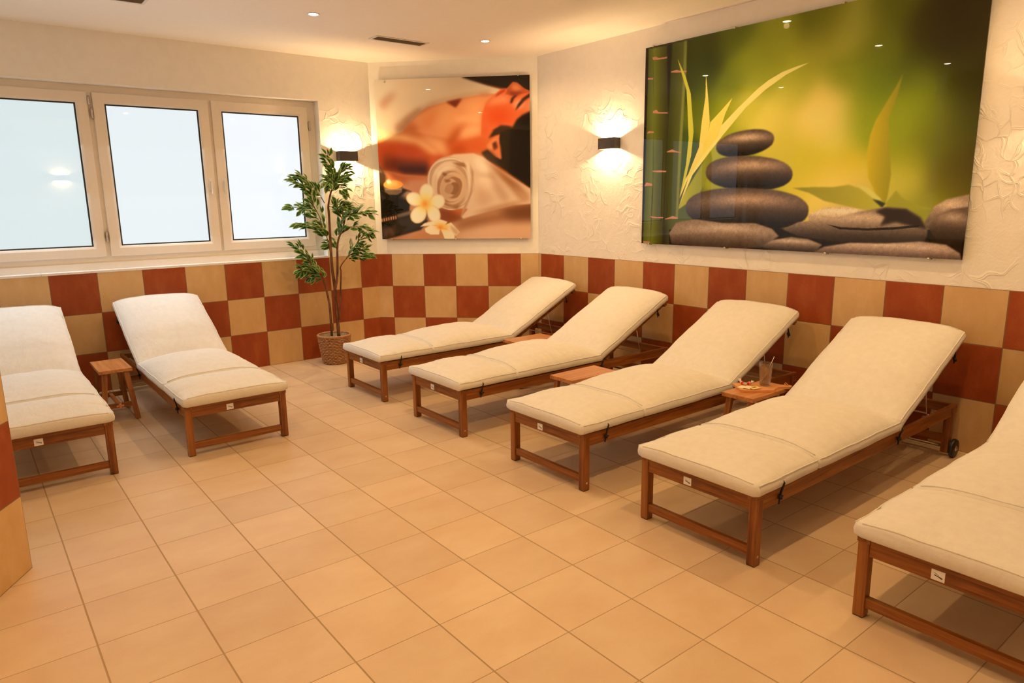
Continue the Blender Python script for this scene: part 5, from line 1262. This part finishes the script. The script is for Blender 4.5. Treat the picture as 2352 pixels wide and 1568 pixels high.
# --------------------------------------------------------------------------
# potted plant
# --------------------------------------------------------------------------
PX, PY = 7.60 * T, 4.75 * T
plant = empty('potted_plant', (PX, PY, 0))
tag(plant, 'tall artificial green plant with variegated leaves in a wicker basket beside the window', 'plant')
def basket_material():
    t = NT('woven_wicker')
    tc = t.n('ShaderNodeTexCoord'); sep = t.n('ShaderNodeSeparateXYZ'); t.l(tc.outputs['Object'], sep.inputs[0])
    nz = t.noise(tc.outputs['Object'], 120.0, 2.0)
    return t.fin(t.ramp(nz.outputs['Fac'], [(.3, alb(150, 84, 38)), (.5, alb(186, 114, 60)), (.7, alb(208, 140, 84))]), .6, None, 0, .3)
M['wicker'] = basket_material()
q = MB()
NR, NA = 17, 44
hB, rB0, rB1 = .272, .108, .150
for i in range(NR):                        # rows of weave: rings that go in and out of the stakes
    z = .012 + (hB - .024) * i / (NR - 1)
    r = rB0 + (rB1 - rB0) * (z / hB) ** .8
    pts = []
    for k in range(NA * 2 + 1):
        a = math.pi * k / NA
        rr = r + .0060 * math.cos(NA / 2 * a + math.pi * (i % 2))
        pts.append((rr * math.cos(a), rr * math.sin(a), z + .001 * math.sin(a * 7 + i)))
    q.tube(pts, .0070, 6, cap=False)
rim = [((rB1 + .002) * math.cos(2 * math.pi * k / 60), (rB1 + .002) * math.sin(2 * math.pi * k / 60), hB + .002 * (k % 2)) for k in range(61)]
q.tube(rim, .010, 8, cap=False)
bs = q.build('wicker_basket', M['wicker'], plant)
q = MB(); q.lathe([(.0001, .004), (rB0 - .004, .004), (rB1 - .010, hB - .004), (rB1 - .016, hB - .006), (rB1 - .020, .215), (.0001, .215)], 40)
M['liner'] = plain('basket_liner', alb(150, 110, 70), .7, 0, .3, .2)
q.build('liner', M['liner'], bs)
BR= [[(0.043, 0.257), (0.04, 0.446), (0.036, 0.704), (0.021, 0.917), (0.021, 1.126), (0.024, 1.401), (0.023, 1.483), (0.049, 1.591), (0.074, 1.672), (0.076, 1.806), (0.044, 1.939)], [(-0.022, 0.261), (-0.023, 0.536), (-0.041, 0.694), (-0.057, 0.765), (-0.085, 0.851), (-0.148, 0.923), (-0.208, 1.037), (-0.295, 1.122)], [(0.036, 0.704), (0.065, 0.845), (0.078, 1.055), (0.09, 1.152), (0.115, 1.22), (0.155, 1.316), (0.18, 1.398), (0.234, 1.397), (0.318, 1.423), (0.427, 1.407)], [(0.059, 0.416), (0.099, 0.843), (0.097, 0.914), (0.156, 0.996), (0.243, 1.063), (0.341, 1.088)], [(0.156, 0.996), (0.246, 1.119), (0.306, 1.201)], [(0.184, 0.995), (0.281, 1.006), (0.351, 1.017)], [(0.016, 1.043), (-0.009, 1.196), (-0.045, 1.266), (-0.136, 1.309), (-0.254, 1.326)], [(-0.045, 1.266), (-0.058, 1.376), (-0.11, 1.499), (-0.128, 1.62), (-0.191, 1.674), (-0.267, 1.715)], [(-0.087, 1.444), (-0.124, 1.486), (-0.231, 1.474), (-0.323, 1.476)], [(-0.009, 1.511), (-0.051, 1.592), (-0.113, 1.66), (-0.187, 1.728), (-0.239, 1.741)], [(0.115, 1.22), (0.228, 1.287), (0.337, 1.27), (0.403, 1.212)], [(0.059, 1.631), (0.117, 1.711), (0.162, 1.792), (0.225, 1.832)], [(0.073, 1.645), (0.115, 1.685), (0.199, 1.738)], [(0.078, 1.069), (0.055, 1.125), (-0.012, 1.141)], [(0.155, 1.316), (0.114, 1.44), (0.105, 1.509)], [(-0.055, 0.793), (-0.126, 0.853), (-0.169, 0.812)], [(-0.072, 0.85), (-0.203, 0.912), (-0.271, 0.9)], [(0.023, 1.483), (0.102, 1.468), (0.199, 1.493)], [(-0.008, 1.21), (-0.066, 1.349), (-0.129, 1.404)], [(0.074, 1.672), (0.052, 1.739), (0.021, 1.672)], [(0.1, 1.644), (0.153, 1.644), (0.172, 1.616)]]
RGT = Vector((0.91548, -0.40236, 0)); AWY = Vector((0.40236, 0.91548, 0))
def bark_material():
    t = NT('brown_bark')
    v = t.coords((60, 60, 9)); nz = t.noise(v, 1.0, 4.0, .6)
    return t.fin(t.ramp(nz.outputs['Fac'], [(.3, alb(70, 34, 12)), (.55, alb(118, 62, 28)), (.75, alb(150, 92, 52))]), .7, t.bump(nz.outputs['Fac'], .4, .004), 0, .3)
M['bark'] = bark_material()
def leaf_mat(name, cols):
    t = NT(name)
    nz = t.noise(t.coords(), 22.0, 2.0)
    m = t.fin(t.ramp(nz.outputs['Fac'], cols), .42, None, 0, .4)
    return m
M['leaf'] = leaf_mat('leaf_green', [(.3, (.012, .050, .008, 1)), (.5, (.030, .105, .014, 1)), (.7, (.065, .18, .022, 1))])
M['leaf2'] = leaf_mat('leaf_edge', [(.3, (.20, .34, .07, 1)), (.7, (.42, .52, .16, 1))])
rnd = random.Random(11)
fol = MB()
def leaf(p, d, ln, nrm_):
    d = d.normalized(); s = d.cross(nrm_)
    if s.length < 1e-3: s = d.cross(Vector((1, 0, .3)))
    s.normalize(); n_ = s.cross(d).normalized()
    W_ = ln * .26
    prof = [(0, .10), (.18, .62), (.42, 1.0), (.68, .78), (.88, .34), (1.0, .02)]
    vs = []
    droop = rnd.uniform(.05, .22)
    for u, w in prof:
        c_ = p + d * (ln * u) - n_ * (ln * droop * u * u)
        up = n_ * (W_ * w * .38)
        ins = max(0.0, w - .30)
        for kk in (-w, -ins, 0.0, ins, w):
            vs.append(c_ + s * (W_ * kk) + n_ * (W_ * abs(kk) * .38))
    for r_ in range(len(prof) - 1):
        for k_ in range(4):
            a_ = r_ * 5 + k_
            fol_f = (a_, a_ + 1, a_ + 6, a_ + 5)
            LF.append((fol_f, 1 if k_ in (0, 3) else 0))
    o_ = len(fol.v)
    fol.v += [tuple(q_) for q_ in vs]
    for f_, mi_ in LF:
        fol.f.append(tuple(i_ + o_ for i_ in f_)); fol.mi.append(mi_); fol.sm.append(True)
    LF.clear()
LF = []
for bi, br in enumerate(BR):
    dep = [0.0, -.06, .05, -.05, -.12, .03, .06, -.04, .08, .02, .07, .03, -.06, .08, -.10, .05, -.10, -.10, .09, -.05, -.06][bi]
    pts = []
    n_ = len(br)
    for i, (r_, z_) in enumerate(br):
        u = i / (n_ - 1)
        base = .015 * math.sin(bi * 2.1 + i)
        pts.append(RGT * r_ + AWY * (dep * u + base) + Vector((0, 0, z_)))
    # smooth the polyline
    sm = []
    for i in range(n_ - 1):
        for k in range(5):
            u = k / 5
            pm, pc, pn, pq = pts[max(i - 1, 0)], pts[i], pts[i + 1], pts[min(i + 2, n_ - 1)]
            sm.append(.5 * ((2 * pc) + (pn - pm) * u + (2 * pm - 5 * pc + 4 * pn - pq) * u * u + (3 * pc - pm - 3 * pn + pq) * u ** 3))
    sm.append(pts[-1])
    thick = {0: .017, 1: .012, 2: .012, 3: .008}.get(bi, .0045)
    rs = [thick * (1 - .72 * i / (len(sm) - 1)) for i in range(len(sm))]
    b = MB(); b.tube(sm, rs, 8); b.build('stem', M['bark'], plant)
    # leaves on the outer part of every branch
    start = {0: .74, 1: .52, 2: .42, 3: .62}.get(bi, .25)
    m_ = len(sm)
    total = sum((sm[i + 1] - sm[i]).length for i in range(int(start * m_), m_ - 1))
    cnt = max(14, int(total * 165))
    for j in range(cnt):
        u = start + (1 - start) * (j + rnd.random()) / cnt
        i = min(m_ - 2, int(u * (m_ - 1)))
        p = sm[i].lerp(sm[i + 1], u * (m_ - 1) - i)
        d0 = (sm[i + 1] - sm[i]).normalized()
        rv = Vector((rnd.gauss(0, 1), rnd.gauss(0, 1), rnd.gauss(0, .7))).normalized()
        p = p + rv * rnd.uniform(0, .040)
        d = (d0 * .8 + rv * .75 + RGT * .25 * (1 if sm[-1].dot(RGT) > .05 else -1) + Vector((0, 0, .05))).normalized()
        leaf(p, d, rnd.uniform(.058, .092), (Vector((0, 0, 1)) + rv * .7 - AWY * .5).normalized())
fol.build('foliage', [M['leaf'], M['leaf2']], plant)

# --------------------------------------------------------------------------
# world, view
# --------------------------------------------------------------------------
w = bpy.data.worlds.new('world'); SC.world = w
w.use_nodes = True
bg = w.node_tree.nodes.get('Background') or w.node_tree.nodes.new('ShaderNodeBackground')
bg.inputs[0].default_value = (0.8, 0.9, 1.0, 1); bg.inputs[1].default_value = 0.6
SC.view_settings.view_transform = 'Standard'
SC.view_settings.look = 'None'
SC.view_settings.gamma = 1.0
SC.view_settings.exposure = 0.10
SC.view_settings.use_curve_mapping = False
SC.cycles.use_denoising = True
SC.cycles.max_bounces = 8
SC.cycles.diffuse_bounces = 5
SC.cycles.sample_clamp_indirect = 6.0
SC.cycles.use_adaptive_sampling = True
SC.cycles.adaptive_threshold = 0.10
SC.cycles.adaptive_min_samples = 20
SC.cycles.caustics_reflective = False
SC.cycles.caustics_refractive = False
